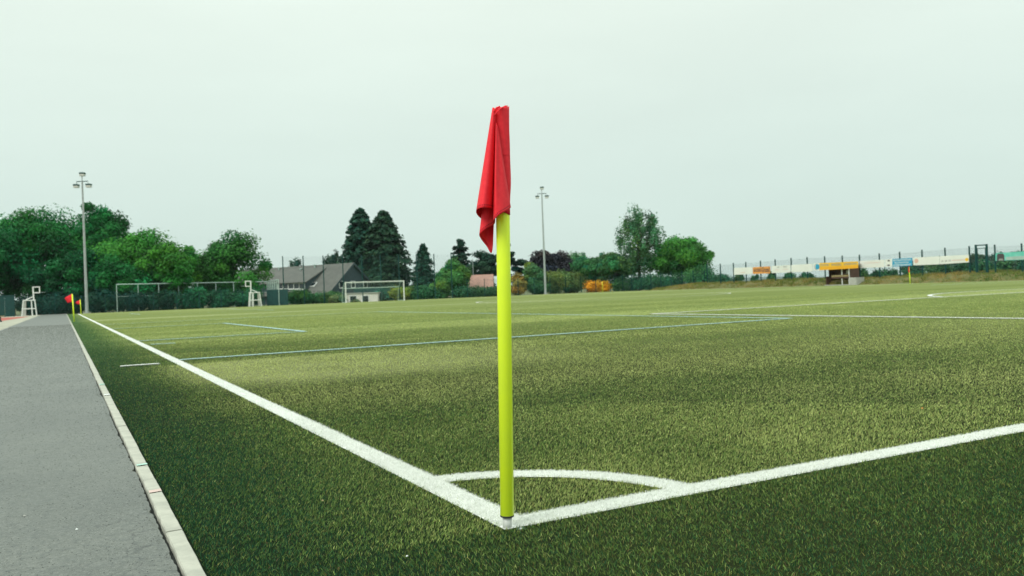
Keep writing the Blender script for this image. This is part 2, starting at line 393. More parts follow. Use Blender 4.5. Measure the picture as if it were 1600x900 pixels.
# ------------------------------------------------------------------ markings: each a sheet on the carpet
LW = .125
PC = (W_-40.32)/2; RAD = .942
def strip(a, b, w_=LW): 
    a, b = np.array(a, float), np.array(b, float); d = (b-a)/np.linalg.norm(b-a); n = np.array([-d[1], d[0]])*w_/2
    return [a-n, b-n, b+n, a+n]
SEG = {'white': [], 'blue': []}; ARC = []
LZ = [-.015]
def marking(name, segs, kind='white', arcs=(), w_=LW):
    b = MB(); z = LZ[0]; LZ[0] += .0002
    for (p, q) in segs:
        b.poly([(*v, z) for v in strip(p, q, w_)]); z += .00004
        SEG[kind].append((p, q, w_))
    for (cx, cy, r, a0, a1) in arcs:
        k = 40
        for i in range(k):
            t0, t1 = a0+(a1-a0)*i/k, a0+(a1-a0)*(i+1)/k
            b.poly([(cx+rr*math.cos(t), cy+rr*math.sin(t), z) for rr, t in ((r-w_/2,t0),(r+w_/2,t0),(r+w_/2,t1),(r-w_/2,t1))])
        ARC.append((cx, cy, r, a0, a1, w_))
    return tag(b.build(name, 'line' if kind == 'white' else 'blue'), kind='structure')
h_ = LW/2
marking('touchline', [((h_, 0), (h_, L_))])
marking('goal_line', [((LW+.002, h_), (W_, h_))])
marking('corner_arc', [], arcs=[(0, 0, RAD-h_, .06, math.pi/2-.06)])
LZ[0] = -.0075
marking('halfway_line', [((LW, L_/2), (W_-LW, L_/2))])
marking('far_touchline', [((W_-h_, 0), (W_-h_, L_))])
marking('far_goal_line', [((LW, L_-h_), (W_-LW, L_-h_))])
LZ[0] = -.0045
marking('penalty_area_line', [((PC+h_, LW), (PC+h_, 16.5-LW)), ((PC, 16.5-h_), (W_-PC, 16.5-h_)), ((W_-PC-h_, LW), (W_-PC-h_, 16.5-LW))], w_=.15)
da = math.asin(5.5/9.15)
marking('penalty_arc', [], arcs=[(W_/2, 11, 9.15-h_, da, math.pi-da)], w_=.15)
marking('far_penalty_area_line', [((PC+h_, L_-16.5), (PC+h_, L_-LW)), ((PC+LW, L_-16.5+h_), (W_-PC-LW, L_-16.5+h_)), ((W_-PC-h_, L_-16.5), (W_-PC-h_, L_-LW))])
marking('far_penalty_arc', [], arcs=[(W_/2, L_-11, 9.15-h_, math.pi+da, 2*math.pi-da)])
marking('centre_circle', [], arcs=[(W_/2, L_/2, 9.15, 0, 2*math.pi)])
marking('corner_distance_mark', [((-.68, 9.85), (-.20, 9.85))], w_=.12)
CY = 23.75
for c, nm in ((CY, 'youth_box_line'), (L_-CY, 'far_half_youth_box_line')):
    marking(nm, [((LW, c-13.4), (12.3, c-13.4)), ((12.25, c-13.35), (12.25, c+13.35)), ((LW, c+13.4), (12.3, c+13.4)),
        ((LW, c-5.85), (3.9, c-5.85)), ((3.85, c-5.8), (3.85, c+5.8)), ((LW, c+5.85), (3.9, c+5.85)), ((.2, c-7.95), (.66, c-7.95))], 'blue', w_=.11)
    marking('opposite_'+nm, [((W_-12.3, c-13.4), (W_-LW, c-13.4)), ((W_-12.25, c-13.35), (W_-12.25, c+13.35)), ((W_-12.3, c+13.4), (W_-LW, c+13.4)),
        ((W_-3.9, c-5.85), (W_-LW, c-5.85)), ((W_-3.85, c-5.8), (W_-3.85, c+5.8)), ((W_-3.9, c+5.85), (W_-LW, c+5.85))], 'blue', w_=.11)

# ------------------------------------------------------------------ turf fibres (one stuff object per fibre colour)
def classify(x, y):
    c = np.zeros(len(x), int)
    for k, v in (('blue', 2), ('white', 1)):
        for (p, q, w_) in SEG[k]:
            p, q = np.array(p), np.array(q); d = q-p; L = np.linalg.norm(d); d /= L
            s = (x-p[0])*d[0]+(y-p[1])*d[1]; n = np.abs(-(x-p[0])*d[1]+(y-p[1])*d[0])
            c[(s > -.002) & (s < L+.002) & (n < w_/2)] = v
    for (cx, cy, r, a0, a1, w_) in ARC:
        rr = np.hypot(x-cx, y-cy); th = np.arctan2(y-cy, x-cx) % (2*math.pi)
        c[(np.abs(rr-r) < w_/2) & (th > a0-.03) & (th < a1+.03)] = 1
    return c
def vnoise(x, y, s, seed):
    r = np.random.default_rng(seed); G = r.random((64, 64)); X, Y = x/s+100, y/s+100
    i, j = np.floor(X).astype(int), np.floor(Y).astype(int); u, v = X-i, Y-j; u, v = u*u*(3-2*u), v*v*(3-2*v)
    g_ = lambda a, b: G[a % 64, b % 64]
    return (g_(i,j)*(1-u)+g_(i+1,j)*u)*(1-v)+(g_(i,j+1)*(1-u)+g_(i+1,j+1)*u)*v
def fibres(rng, r0, r1, dens, n_cap=None):
    half = R(37); th0 = YAW
    def D(r): return dens*np.minimum(1, (4/r))**2.2
    rr = np.linspace(r0, r1, 400); cdf = np.cumsum(D(rr)*rr); tot = cdf[-1]*(rr[1]-rr[0])*2*half; cdf /= cdf[-1]
    n = int(tot); r = np.interp(rng.random(n), cdf, rr); a = th0+rng.uniform(-half, half, n)
    x = CAM[0]+r*np.sin(a); y = CAM[1]+r*np.cos(a)
    return x, y, r
def make_fibres():
    rng = np.random.default_rng(11)
    x, y, r = fibres(rng, 1.9, 48, 20000)
    def cls(x, y):
        n_ = len(x); k = classify(x+rng.normal(0, .004, n_), y+rng.normal(0, .004, n_)); k[rng.random(n_) < .025] = 0; return k
    c = cls(x, y)
    # marked fibres are denser
    xs, ys, rs, cs = [x], [y], [r], [c]
    for k in range(3):
        x2, y2, r2 = fibres(rng, 1.9, 48, 20000); c2 = cls(x2, y2); mk = c2 > 0
        xs.append(x2[mk]); ys.append(y2[mk]); rs.append(r2[mk]); cs.append(c2[mk])
    x, y, r, c = map(np.concatenate, (xs, ys, rs, cs))
    ok = (x > -.972) & ((np.hypot(x-.02, y-.02) > .034) | ((c == 0) & (np.hypot(x-.02, y-.02) > .021)))
    x, y, r, c = x[ok], y[ok], r[ok], c[ok]
    n = len(x)
    s = np.maximum(1, r/4)
    wd = .0018*s**1.05*rng.uniform(.7, 1.35, n); ht = rng.uniform(.0068, .0130, n)*(1+.20*np.log(s))
    ht *= .85+.3*vnoise(x, y, .25, 2)
    ht *= np.clip(1.15-(r-8)/45, .35, 1)
    lean = np.abs(rng.normal(.85, .5, n)).clip(.05, 2.2); la = rng.uniform(0, 2*math.pi, n)+.0
    # lay of the carpet: each roll leans its own way a little
    roll = np.floor(y/4.05).astype(int); lay = np.where(np.random.default_rng(4).random(400)[roll+50] > .5, 1, -1)
    lx = np.cos(la)*lean + .28*lay; ly = np.sin(la)*lean - .12
    dx, dy = lx*ht, ly*ht
    fa = rng.uniform(0, math.pi, n); px, py = np.cos(fa)*wd/2, np.sin(fa)*wd/2
    z0 = -.0175
    mid = np.stack([x+dx*.38, y+dy*.38, z0+ht*.62], 1); tip = np.stack([x+dx, y+dy, z0+.002+ht*np.clip(1.1-lean*.27, .45, 1.1)], 1)
    P = np.stack([px, py, np.zeros(n)], 1); B = np.stack([x, y, np.full(n, z0)], 1)
    # colours
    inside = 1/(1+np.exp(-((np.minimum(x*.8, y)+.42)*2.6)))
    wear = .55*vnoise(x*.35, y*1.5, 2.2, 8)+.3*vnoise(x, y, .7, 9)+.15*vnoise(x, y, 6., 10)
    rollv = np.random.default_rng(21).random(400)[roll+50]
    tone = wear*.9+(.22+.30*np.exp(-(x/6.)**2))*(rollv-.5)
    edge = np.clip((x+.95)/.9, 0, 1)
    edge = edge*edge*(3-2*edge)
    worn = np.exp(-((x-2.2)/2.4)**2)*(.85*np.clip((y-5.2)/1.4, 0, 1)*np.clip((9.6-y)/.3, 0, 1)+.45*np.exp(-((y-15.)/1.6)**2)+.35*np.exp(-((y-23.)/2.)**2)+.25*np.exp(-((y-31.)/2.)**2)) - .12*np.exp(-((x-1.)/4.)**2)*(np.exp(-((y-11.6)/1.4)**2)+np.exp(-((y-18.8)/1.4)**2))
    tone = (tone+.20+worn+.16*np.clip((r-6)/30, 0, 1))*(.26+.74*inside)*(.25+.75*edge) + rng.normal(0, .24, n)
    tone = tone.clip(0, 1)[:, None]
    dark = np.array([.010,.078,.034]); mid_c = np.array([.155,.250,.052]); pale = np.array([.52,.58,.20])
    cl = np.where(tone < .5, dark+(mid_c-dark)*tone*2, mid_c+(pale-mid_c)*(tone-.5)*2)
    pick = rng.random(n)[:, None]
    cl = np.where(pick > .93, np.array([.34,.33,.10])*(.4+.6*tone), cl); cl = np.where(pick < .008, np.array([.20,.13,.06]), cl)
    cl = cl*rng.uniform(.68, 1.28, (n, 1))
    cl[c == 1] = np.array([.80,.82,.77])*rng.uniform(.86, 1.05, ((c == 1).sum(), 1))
    cl[c == 2] = np.array([.46,.68,.68])*rng.uniform(.7, 1.1, ((c == 2).sum(), 1))
    near = r < 6.0
    for v, nm, lab in ((0, 'turf_fibres', 'short green artificial turf fibres covering the pitch'), (1, 'white_line_fibres', 'white turf fibres forming the pitch lines'), (2, 'blue_line_fibres', 'pale blue turf fibres forming the youth pitch lines')):
        a = (c == v) & near; b = (c == v) & ~near
        na, nb = a.sum(), b.sum()
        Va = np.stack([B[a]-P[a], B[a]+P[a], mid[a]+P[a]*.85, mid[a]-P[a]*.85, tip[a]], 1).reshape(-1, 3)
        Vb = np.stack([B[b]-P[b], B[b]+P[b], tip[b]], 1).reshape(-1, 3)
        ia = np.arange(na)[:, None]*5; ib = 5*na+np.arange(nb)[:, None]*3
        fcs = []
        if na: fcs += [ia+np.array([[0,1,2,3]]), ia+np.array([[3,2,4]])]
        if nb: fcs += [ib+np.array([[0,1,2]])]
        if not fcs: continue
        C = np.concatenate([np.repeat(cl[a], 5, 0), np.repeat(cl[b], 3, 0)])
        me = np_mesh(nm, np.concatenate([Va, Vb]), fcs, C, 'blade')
        tag(link(nm, me), lab, 'turf', kind='stuff')
make_fibres()

# dry grass on the bank
def bank_grass():
    rng = np.random.default_rng(31); n = 42000
    x = rng.uniform(69.9, 74., n); y = rng.uniform(25, 91, n)
    z = np.interp(x, BX, prof)*np.clip((91.5-y)/10, 0, 1)**.7*(.92+.10*np.sin(y*.31))-.05
    ht = rng.uniform(.08, .30, n)*(.5+vnoise(x, y, 1.2, 3)); wd = rng.uniform(.02, .05, n)
    a = rng.uniform(0, 6.28, n); l = rng.uniform(.1, .9, n)*ht; fa = rng.uniform(0, 3.14, n)
    B = np.stack([x, y, z], 1); T = np.stack([x+np.cos(a)*l, y+np.sin(a)*l, z+ht], 1); P = np.stack([np.cos(fa)*wd, np.sin(fa)*wd, 0*wd], 1)
    V = np.stack([B-P, B+P, T], 1).reshape(-1, 3)
    k = (.6*vnoise(x, y, 2.2, 5)+.4*vnoise(x, y, .5, 6)+rng.normal(0, .16, n)).clip(0, 1)[:, None]
    C = np.where(k < .5, np.array([.07,.17,.03])+(np.array([.22,.22,.05])-np.array([.07,.17,.03]))*k*2, np.array([.22,.22,.05])+(np.array([.42,.29,.10])-np.array([.22,.22,.05]))*(k-.5)*2)
    me = np_mesh('bank_grass', V, [np.arange(n)[:, None]*3+np.array([[0,1,2]])], np.repeat(C, 3, 0), 'leaf')
    tag(link('bank_grass', me), 'dry ochre and green grass covering the low bank', 'grass', kind='stuff')
bank_grass()

# ------------------------------------------------------------------ corner flag in front
def flag_fabric():
    M, t, b = node_mat('red_flag_fabric')
    uv = t.nodes.new('ShaderNodeUVMap'); sp = t.nodes.new('ShaderNodeSeparateXYZ'); t.links.new(uv.outputs[0], sp.inputs[0])
    tco = t.nodes.new('ShaderNodeTexCoord')
    n = tn(t, 'ShaderNodeTexNoise', Scale=60., Detail=4.); t.links.new(tco.outputs['Object'], n.inputs['Vector'])
    c = mixc(t, mrange(t, n.outputs[0], .3, .7), (.90,.038,.052), (.82,.024,.040))
    # hem seam: a sewn line a little above the edge (u = run along hem in cm, v = cm above hem)
    wv = t.nodes.new('ShaderNodeMath'); wv.operation = 'PINGPONG'; wv.inputs[1].default_value = .35; t.links.new(sp.outputs['X'], wv.inputs[0])
    seam = t.nodes.new('ShaderNodeMath'); seam.operation = 'COMPARE'; seam.inputs[1].default_value = 1.0; seam.inputs[2].default_value = .2; t.links.new(sp.outputs['Y'], seam.inputs[0])
    st = t.nodes.new('ShaderNodeMath'); st.operation = 'MULTIPLY'; t.links.new(seam.outputs[0], st.inputs[0]); t.links.new(mrange(t, wv.outputs[0], .1, .2), st.inputs[1])
    c = mixc(t, st.outputs[0], c, (.30,.006,.02))
    t.links.new(c, b.inputs['Base Color']); b.inputs['Roughness'].default_value = .6; b.inputs['Specular IOR Level'].default_value = .2
    hb = t.nodes.new('ShaderNodeMath'); hb.operation = 'SUBTRACT'; t.links.new(n.outputs[0], hb.inputs[0]); t.links.new(st.outputs[0], hb.inputs[1])
    bp = tn(t, 'ShaderNodeBump', Strength=.5, Distance=.002); t.links.new(hb.outputs[0], bp.inputs['Height']); t.links.new(bp.outputs[0], b.inputs['Normal'])
    tr = t.nodes.new('ShaderNodeBsdfTranslucent'); t.links.new(c, tr.inputs[0]); ms = t.nodes.new('ShaderNodeMixShader'); ms.inputs[0].default_value = .07
    t.links.new(b.outputs[0], ms.inputs[1]); t.links.new(tr.outputs[0], ms.inputs[2]); t.links.new(ms.outputs[0], t.nodes['Material Output'].inputs['Surface'])
    return M
MT['red'] = flag_fabric()
def catmull(P, n):
    P = np.asarray(P, float); Q = np.vstack([2*P[0]-P[1], P, 2*P[-1]-P[-2]]); o = []
    for i in range(1, len(Q)-2):
        for k in range(n):
            t = k/n; a, b, c, d = Q[i-1], Q[i], Q[i+1], Q[i+2]
            o.append(.5*((2*b)+(-a+c)*t+(2*a-5*b+4*c-d)*t*t+(-a+3*b-3*c+d)*t**3))
    o.append(Q[-2]); return np.array(o)
def corner_flag():
    base = np.array([.02, .02, -.02]); D = float((base-CAM)@Fv)
    lean = R(1.35); ax = Uv*0+np.array([0,0,1.]); side = np.array([math.cos(YAW), -math.sin(YAW), 0]); front = -np.array([math.sin(YAW), math.cos(YAW), 0])
    up = ax*math.cos(lean)+side*math.sin(lean); sd_ = side*math.cos(lean)-ax*math.sin(lean)
    root = empty('corner_flag', base, label='yellow corner post with limp red flag, nearest the camera', cat='corner flag', group='corner and halfway flags')
    Mx = Matrix(((sd_[0], -front[0], up[0]), (sd_[1], -front[1], up[1]), (sd_[2], -front[2], up[2]))).to_quaternion()
    def part(b, name, m, smooth=True):
        o = b.build(name, m, root, smooth); o.rotation_mode = 'QUATERNION'; o.rotation_quaternion = Mx; return o
    r = .0245
    pole = part(MB().lathe([(0,.048),(r-.002,.048),(r,.050),(r,1.465),(r-.002,1.468),(0,1.470)], 32), 'pole', 'yellow')
    bevelish = part(MB().lathe([(r-.008,.043),(r-.001,.0435),(r+.0004,.045),(r+.0004,.049),(r-.004,.0495)], 32), 'rubber_ring', 'black')
    part(MB().lathe([(0,-.01),(.0165,-.01),(.0165,.04),(0,.04)], 24), 'spigot', 'wplastic')
    # ground socket: dark rim and hinged lid
    s = MB().lathe([(.018,-.012),(.030,-.012),(.031,-.008),(.029,-.005),(.020,-.006),(.018,-.012)], 24); part(s, 'socket_rim', 'black')
    lid = MB().box((.030,-.022,-.004),(.066,.012,.004)); bevel(part(lid, 'socket_lid', 'dgreen', False), .002)
    lid2 = MB().box((.042,-.027,.000),(.056,-.012,.008)); bevel(part(lid2, 'latch', 'steel', False), .002)
    # cloth: px measurements turned into metres about the pole
    k = D/FPX
    inv = np.array([sd_, -front, up])
    def P(px, py, dcm):
        dcm = dcm*(1+.9*min(1, max(0, (py-200)/140.)))
        p = at_d(px, py, D) - base                      # point in the plane through the pole
        p = p + front*(dcm/100.)
        return inv @ p
    def grid(threads, nu, nv, sag=.0, vfun=None):
        T = np.array([P(*a) for a, b in threads]); H = np.array([P(*b) for a, b in threads])
        T = catmull(T, nu); H = catmull(H, nu); V = []
        for i in range(len(T)):
            for j in range(nv+1):
                t = j/nv; p = T[i]*(1-t)+H[i]*t
                p = p+np.array([0, -.006*math.sin(math.pi*t)*math.sin(i*.35), 0]); V.append(p)
        return V, len(T), nv+1
    threads = [
        ((778,201,3.2),(798,326,2.4)), ((777.5,200,3.5),(793,331,3.6)), ((777,199,3.9),(786,336,5.0)), ((776.3,198,4.2),(779,341,5.6)), ((775.3,194,4.0),(773.4,347,5.4)),
        ((775.2,188,2.4),(771.4,346,3.0)), ((775,182,1.4),(773.5,332,.2)), ((774,176,2.4),(768,328.5,3.4)), ((772.6,172,3.5),(758,329,5.8)), ((771,171,3.0),(749.5,330,5.0)),
        ((769.8,170,1.6),(744.8,332.5,2.0)), ((769.8,169.5,.2),(748,337.5,-1.6)), ((771,169.5,-1.2),(757,342,-3.8)), ((773,169.5,-1.8),(768,341,-3.6)), ((775,170,-1.6),(773,343,-1.6)),
        ((775.5,171,-.6),(771.5,351,.4)), ((773,172,.3),(762,357,1.5)), ((771.5,173,.2),(751.5,365,1.2)), ((771,173,-.4),(749.3,368,.2)), ((771.5,173,-1.),(753,375,-1.)),
        ((773,174,-1.5),(760,384,-1.8)), ((774,175,-1.2),(767,395,-1.4)), ((775,176,-.9),(770,381,-.8)), ((776,177,-.8),(771.5,352,-.8))]
    nu, nv = 6, 44
    V, a, b = grid(threads, nu, nv)
    faces = [(i*b+j, i*b+j+1, (i+1)*b+j+1, (i+1)*b+j) for i in range(a-1) for j in range(b-1)]
    Vn = np.array(V); arc = np.concatenate([[0], np.cumsum(np.linalg.norm(np.diff(Vn.reshape(a, b, 3)[:, -1], axis=0), axis=1))])*100
    uvs = [(arc[i], np.linalg.norm(Vn[i*b+j]-Vn[i*b+b-1])*100) for i in range(a) for j in range(b)]
    # sleeve round the pole
    n0 = len(V); ks, kv = 40, 40
    zt, zb = P(783,168,0)[2], P(783,331,0)[2]
    xo = P(785.5,330,0)[0]
    for j in range(kv+1):
        t = j/kv; z = zt+(zb-zt)*t
        for i in range(ks):
            th = 2*math.pi*i/ks
            rr = .0258+.0012*math.sin(3*th+t*5)+.0008*math.sin(7*th-9*t)
            rr += .0042*math.exp(-((t-.72)/.16)**2)*max(0, math.cos(th-.3))      # slack bulge on the right
            lift = (.004*math.sin(th+1.2)+.0025*math.sin(5*th))*(1 if j == 0 else 0)
            cut = -.012*max(0, math.cos(th+.2))*(1 if j == kv else 0)
            x_, y_ = rr*math.cos(th), rr*math.sin(th)
            V.append(np.array([x_, y_, z+lift+cut])); uvs.append((th*2.5, 9.))
    for j in range(kv):
        for i in range(ks):
            faces.append((n0+j*ks+i, n0+j*ks+(i+1) % ks, n0+(j+1)*ks+(i+1) % ks, n0+(j+1)*ks+i))
    # gathered top: pleats from the sleeve top towards the left
    mb = MB(); mb.v = [tuple(map(float, p)) for p in V]; mb.f = faces
    fl = part(mb, 'flag', 'red')
    uvl = fl.data.uv_layers.new(name='UVMap'); idx = np.zeros(len(fl.data.loops), int); fl.data.loops.foreach_get('vertex_index', idx)
    uvl.data.foreach_set('uv', np.array(uvs, np.float32)[idx].ravel())
    so_ = fl.modifiers.new('cloth', 'SOLIDIFY'); so_.thickness = .0009
    # stitched seam across the sleeve and piping of the gathered fold
    zs = P(795,243,0)[2]; rs = .0268
    pr = [(rs-.001, zs-.0018), (rs+.0009, zs-.0012), (rs+.0011, zs+.0012), (rs-.001, zs+.0018)]
    o = part(MB().lathe(pr, 40), 'seam', 'red')
    for (p0, p1, p2) in (((773,184,4.6),(779,177,4.2),(786,170,2.6)), ((771.5,178,3.8),(776,173,3.8),(781,169,3.0))):
        q = catmull([P(*p0), P(*p1), P(*p2)], 6); t_ = MB()
        for i in range(len(q)-1): t_.tube(q[i], q[i+1], .0024, k=8, cap=i in (0, len(q)-2))
        part(t_, 'fold', 'red')
    # frayed pale tip
    tipm = MB().poly([P(786,168.6,1.5), P(793.5,168.6,1.2), P(794,164,.6), P(793,164,.4)]).poly([P(786,168.6,1.4), P(793,164,.3), P(793.5,168.6,.9)])
    part(tipm, 'flag_corner', 'rose', False)
corner_flag()

def small_flag(name, base, label, flag_pts, lean=0., r=.025, hgt=1.5, furled=False, flagmat='red'):
    o = empty(name, base, label=label, cat='corner flag', group='corner and halfway flags')
    side = np.array([math.cos(YAW), -math.sin(YAW), 0])
    top = np.array([0,0,hgt])+side*math.tan(lean)*hgt
    MB().tube((0,0,-.03), tuple(top), r, k=12).build('pole', 'yellow', o, True)
    b = MB(); n = 8; m_ = 5
    V = []
    for i in range(n+1):
        for j in range(m_+1):
            u, v = i/n, j/m_
            (ax_, az_), (bx_, bz_), (cx_, cz_), (dx_, dz_) = flag_pts    # hoist top, hoist bottom, fly bottom, fly top
            sx_ = (ax_*(1-v)+bx_*v)*(1-u)+(dx_*(1-v)+cx_*v)*u; sz_ = (az_*(1-v)+bz_*v)*(1-u)+(dz_*(1-v)+cz_*v)*u
            p = side*sx_ + np.array([0,0,sz_]) + np.array([math.sin(YAW), math.cos(YAW), 0])*.05*math.sin(u*7+v*1.5)
            b.v.append(tuple(p+ (top-np.array([0,0,hgt]))*(sz_/hgt)))
    for i in range(n):
        for j in range(m_): a = i*(m_+1)+j; b.f.append((a, a+1, a+m_+2, a+m_+1))
    f = b.build('flag', flagmat, o, True)
    f.modifiers.new('cloth', 'SOLIDIFY').thickness = .004
    return o
p = at_y(116, 502, 48.6)
small_flag('corner_flag', (p[0], p[1], -.02), 'red flag blowing left on yellow post beside the kerb at halfway', [(-.02,1.52),(-.02,1.08),(-.30,1.02),(-.44,1.28)], lean=R(-2.2), r=.032)
p = at_y(126.5, 490.5, L_)
small_flag('corner_flag', (p[0], p[1], -.02), 'smallest leaning red flag at the far end of the touchline', [(-.02,1.5),(-.02,1.02),(-.34,1.02),(-.55,1.20)], lean=R(-1.), r=.036)
small_flag('corner_flag', (W_+.3, 48.1, -.02), 'yellow post with furled red flag in front of the grassy bank', [(.03,1.62),(.05,1.05),(-.07,1.0),(-.04,1.5)], lean=R(-1.5), r=.036)
p = at_y(935.5, 459, L_)
small_flag('corner_flag', (W_-.2, L_, -.02), 'small yellow corner post in front of the orange bush', [(.03,1.5),(.03,1.15),(-.20,1.1),(-.16,1.4)], lean=R(-1.), r=.026, flagmat='orange')

# ------------------------------------------------------------------ trees and shrubs
def leaf_mesh(name, C, Nn, size, cols, rng, asp=.8):
    n = len(C); Nn = Nn/np.linalg.norm(Nn, axis=1, keepdims=True)
    t = rng.normal(0, 1, (n, 3)); t -= Nn*(t*Nn).sum(1, keepdims=True); t /= np.linalg.norm(t, axis=1, keepdims=True)
    b = np.cross(Nn, t); s = size[:, None]
    V = np.stack([C-t*s*.5-b*s*.5*asp, C-t*s*.35+b*s*.5*asp, C+t*s*.55], 1).reshape(-1, 3)
    return np_mesh(name, V, [np.arange(n)[:, None]*3+np.array([[0,1,2]])], np.repeat(cols, 3, 0), 'leaf')
def unit(rng, n):
    d = rng.normal(0, 1, (n, 3)); return d/np.linalg.norm(d, axis=1, keepdims=True)
def shade(rng, n, base, var=.25, yellow=.15):
    base = np.array(base); k = rng.normal(1, var, (n, 1)).clip(.4, 1.8); y = rng.normal(0, yellow, (n, 1))
    c = base*k; c[:, 0:1] *= 1+y*1.2; c[:, 2:3] *= 1-y; return c.clip(.002, 1)
def crown_broad(rng, h, w_, base, c0, nc=70, per=460, leaf=.30, flat=.75, hollow=.45, rcs=(.09,.21), lobes=0):
    zc, hz_ = (h+base)/2, (h-base)/2
    d = unit(rng, nc); f = rng.uniform(hollow, 1, nc)**.6
    rc = rng.uniform(*rcs, nc)*w_
    Cc = np.stack([d[:,0]*(w_/2-rc*.55), d[:,1]*(w_/2-rc*.55), d[:,2]*(hz_-rc*flat*.75)], 1)*f[:, None]
    if lobes:
        ld = unit(rng, lobes); ld[:, 2] = np.abs(ld[:, 2])*1.2-.35; lr = rng.uniform(.20, .33, lobes)
        lc = ld*rng.uniform(.45, .72, (lobes, 1))*np.array([w_/2, w_/2, hz_]); li = rng.integers(0, lobes, nc)
        Cl = lc[li]+unit(rng, nc)*(lr[li]*w_*rng.uniform(.45, 1., nc))[:, None]*np.array([1,1,.8])
        Cl /= np.maximum(1, np.sqrt((Cl[:,0]/(w_/2))**2+(Cl[:,1]/(w_/2))**2+(Cl[:,2]/hz_)**2)*1.06)[:, None]
        mk = rng.random(nc) < .72; Cc[mk] = Cl[mk]
    # crown narrower towards the top, uneven
    k = 1-.35*np.clip(Cc[:,2]/hz_, 0, 1)**1.5 - .12*np.clip(-Cc[:,2]/hz_, 0, 1)
    Cc[:, :2] *= k[:, None]; Cc[:, 2] += zc
    idx = np.repeat(np.arange(nc), per); n = len(idx)
    dd = unit(rng, n); q = rng.uniform(.2, 1, n)**.5*rng.normal(1, .10, n).clip(.7, 1.16)*np.where(rng.random(n) > .9, rng.uniform(1, 1.22, n), 1)
    L = Cc[idx]+dd*(rc[idx]*q)[:, None]*np.array([1,1,flat])
    L[:, 2] = np.maximum(L[:, 2], .05)
    nn = dd*.75+np.array([0,0,.6])+rng.normal(0, .45, (n, 3))
    cc = shade(rng, nc, c0, .28, .18)
    cols = cc[idx]*rng.normal(1, .13, (n, 1)).clip(.5, 1.6)
    return L, nn, rng.uniform(.7, 1.3, n)*leaf, cols, Cc
def crown_conifer(rng, h, w_, base, c0, tiers=30, br=13, per=26, leaf=.42, power=.75, droop=.25):
    Ls, Ns = [], []
    tops = []
    for i in range(tiers):
        t = (i+rng.uniform(-.3,.3))/tiers; z = base+(h-base)*min(max(t, 0), .99)
        R0 = w_/2*(1-t)**power*(1 if t > .12 else .8)+.12
        for k in range(max(4, int(br*(1-.5*t)))):
            a = rng.uniform(0, 6.283); rl = R0*rng.uniform(.62, 1.12)
            s = rng.uniform(.12, 1, per)**.7; x = s*rl
            px = np.cos(a)*x+rng.normal(0, .12+.08*x, per)*-np.sin(a); py = np.sin(a)*x+rng.normal(0, .12+.08*x, per)*np.cos(a)
            pz = z-droop*rl*s**1.3-rng.uniform(0, .35, per)*(.5+.5*s)+.18*rl*np.clip(s-.75, 0, 1)
            Ls.append(np.stack([px, py, pz], 1)); Ns.append(np.stack([np.cos(a)*np.ones(per)*.5, np.sin(a)*np.ones(per)*.5, np.full(per, .8)], 1)+rng.normal(0, .4, (per, 3)))
    L = np.concatenate(Ls); nn = np.concatenate(Ns); n = len(L)
    L[:, 2] = np.maximum(L[:, 2], .05)
    cols = shade(rng, n, c0, .25, .12)*(1+.25*np.sin(L[:, 2:3]*3+L[:, 0:1]))
    return L, nn, rng.uniform(.6, 1.3, n)*leaf, cols, None
def trunk_mesh(rng, h, base, r, limbs):
    b = MB(); pts = [Vector((0,0,-.15))]; k = 5
    for i in range(1, k+1): pts.append(Vector((rng.normal(0, .012*h)*(i/k), rng.normal(0, .012*h)*(i/k), h*i/k)))
    rad = lambda t: r*(1.25-1.05*t) if t > 0 else r*1.4
    for i in range(k): b.tube(pts[i], pts[i+1], rad(i/k), rad((i+1)/k), 8, False)
    if limbs is not None:
        for c in limbs:
            z = max(base*.7, min(h*.85, c[2]*.65)); t = z/h*k; i = min(k-1, int(t)); s = pts[i].lerp(pts[i+1], t-i)
            e_ = Vector(c); mid = s.lerp(e_, .5)+Vector((0,0,.06*h))
            b.tube(s, mid, r*.35, r*.22, 5, False); b.tube(mid, e_, r*.22, r*.06, 5, False)
    return b
def fence_depth(px):
    d = ray(px, horizon(px)); t1 = (103.6-CAM[1])/d[1]; t2 = (73.2-CAM[0])/d[0] if d[0] > 0 else 1e9
    return min(t1, t2)
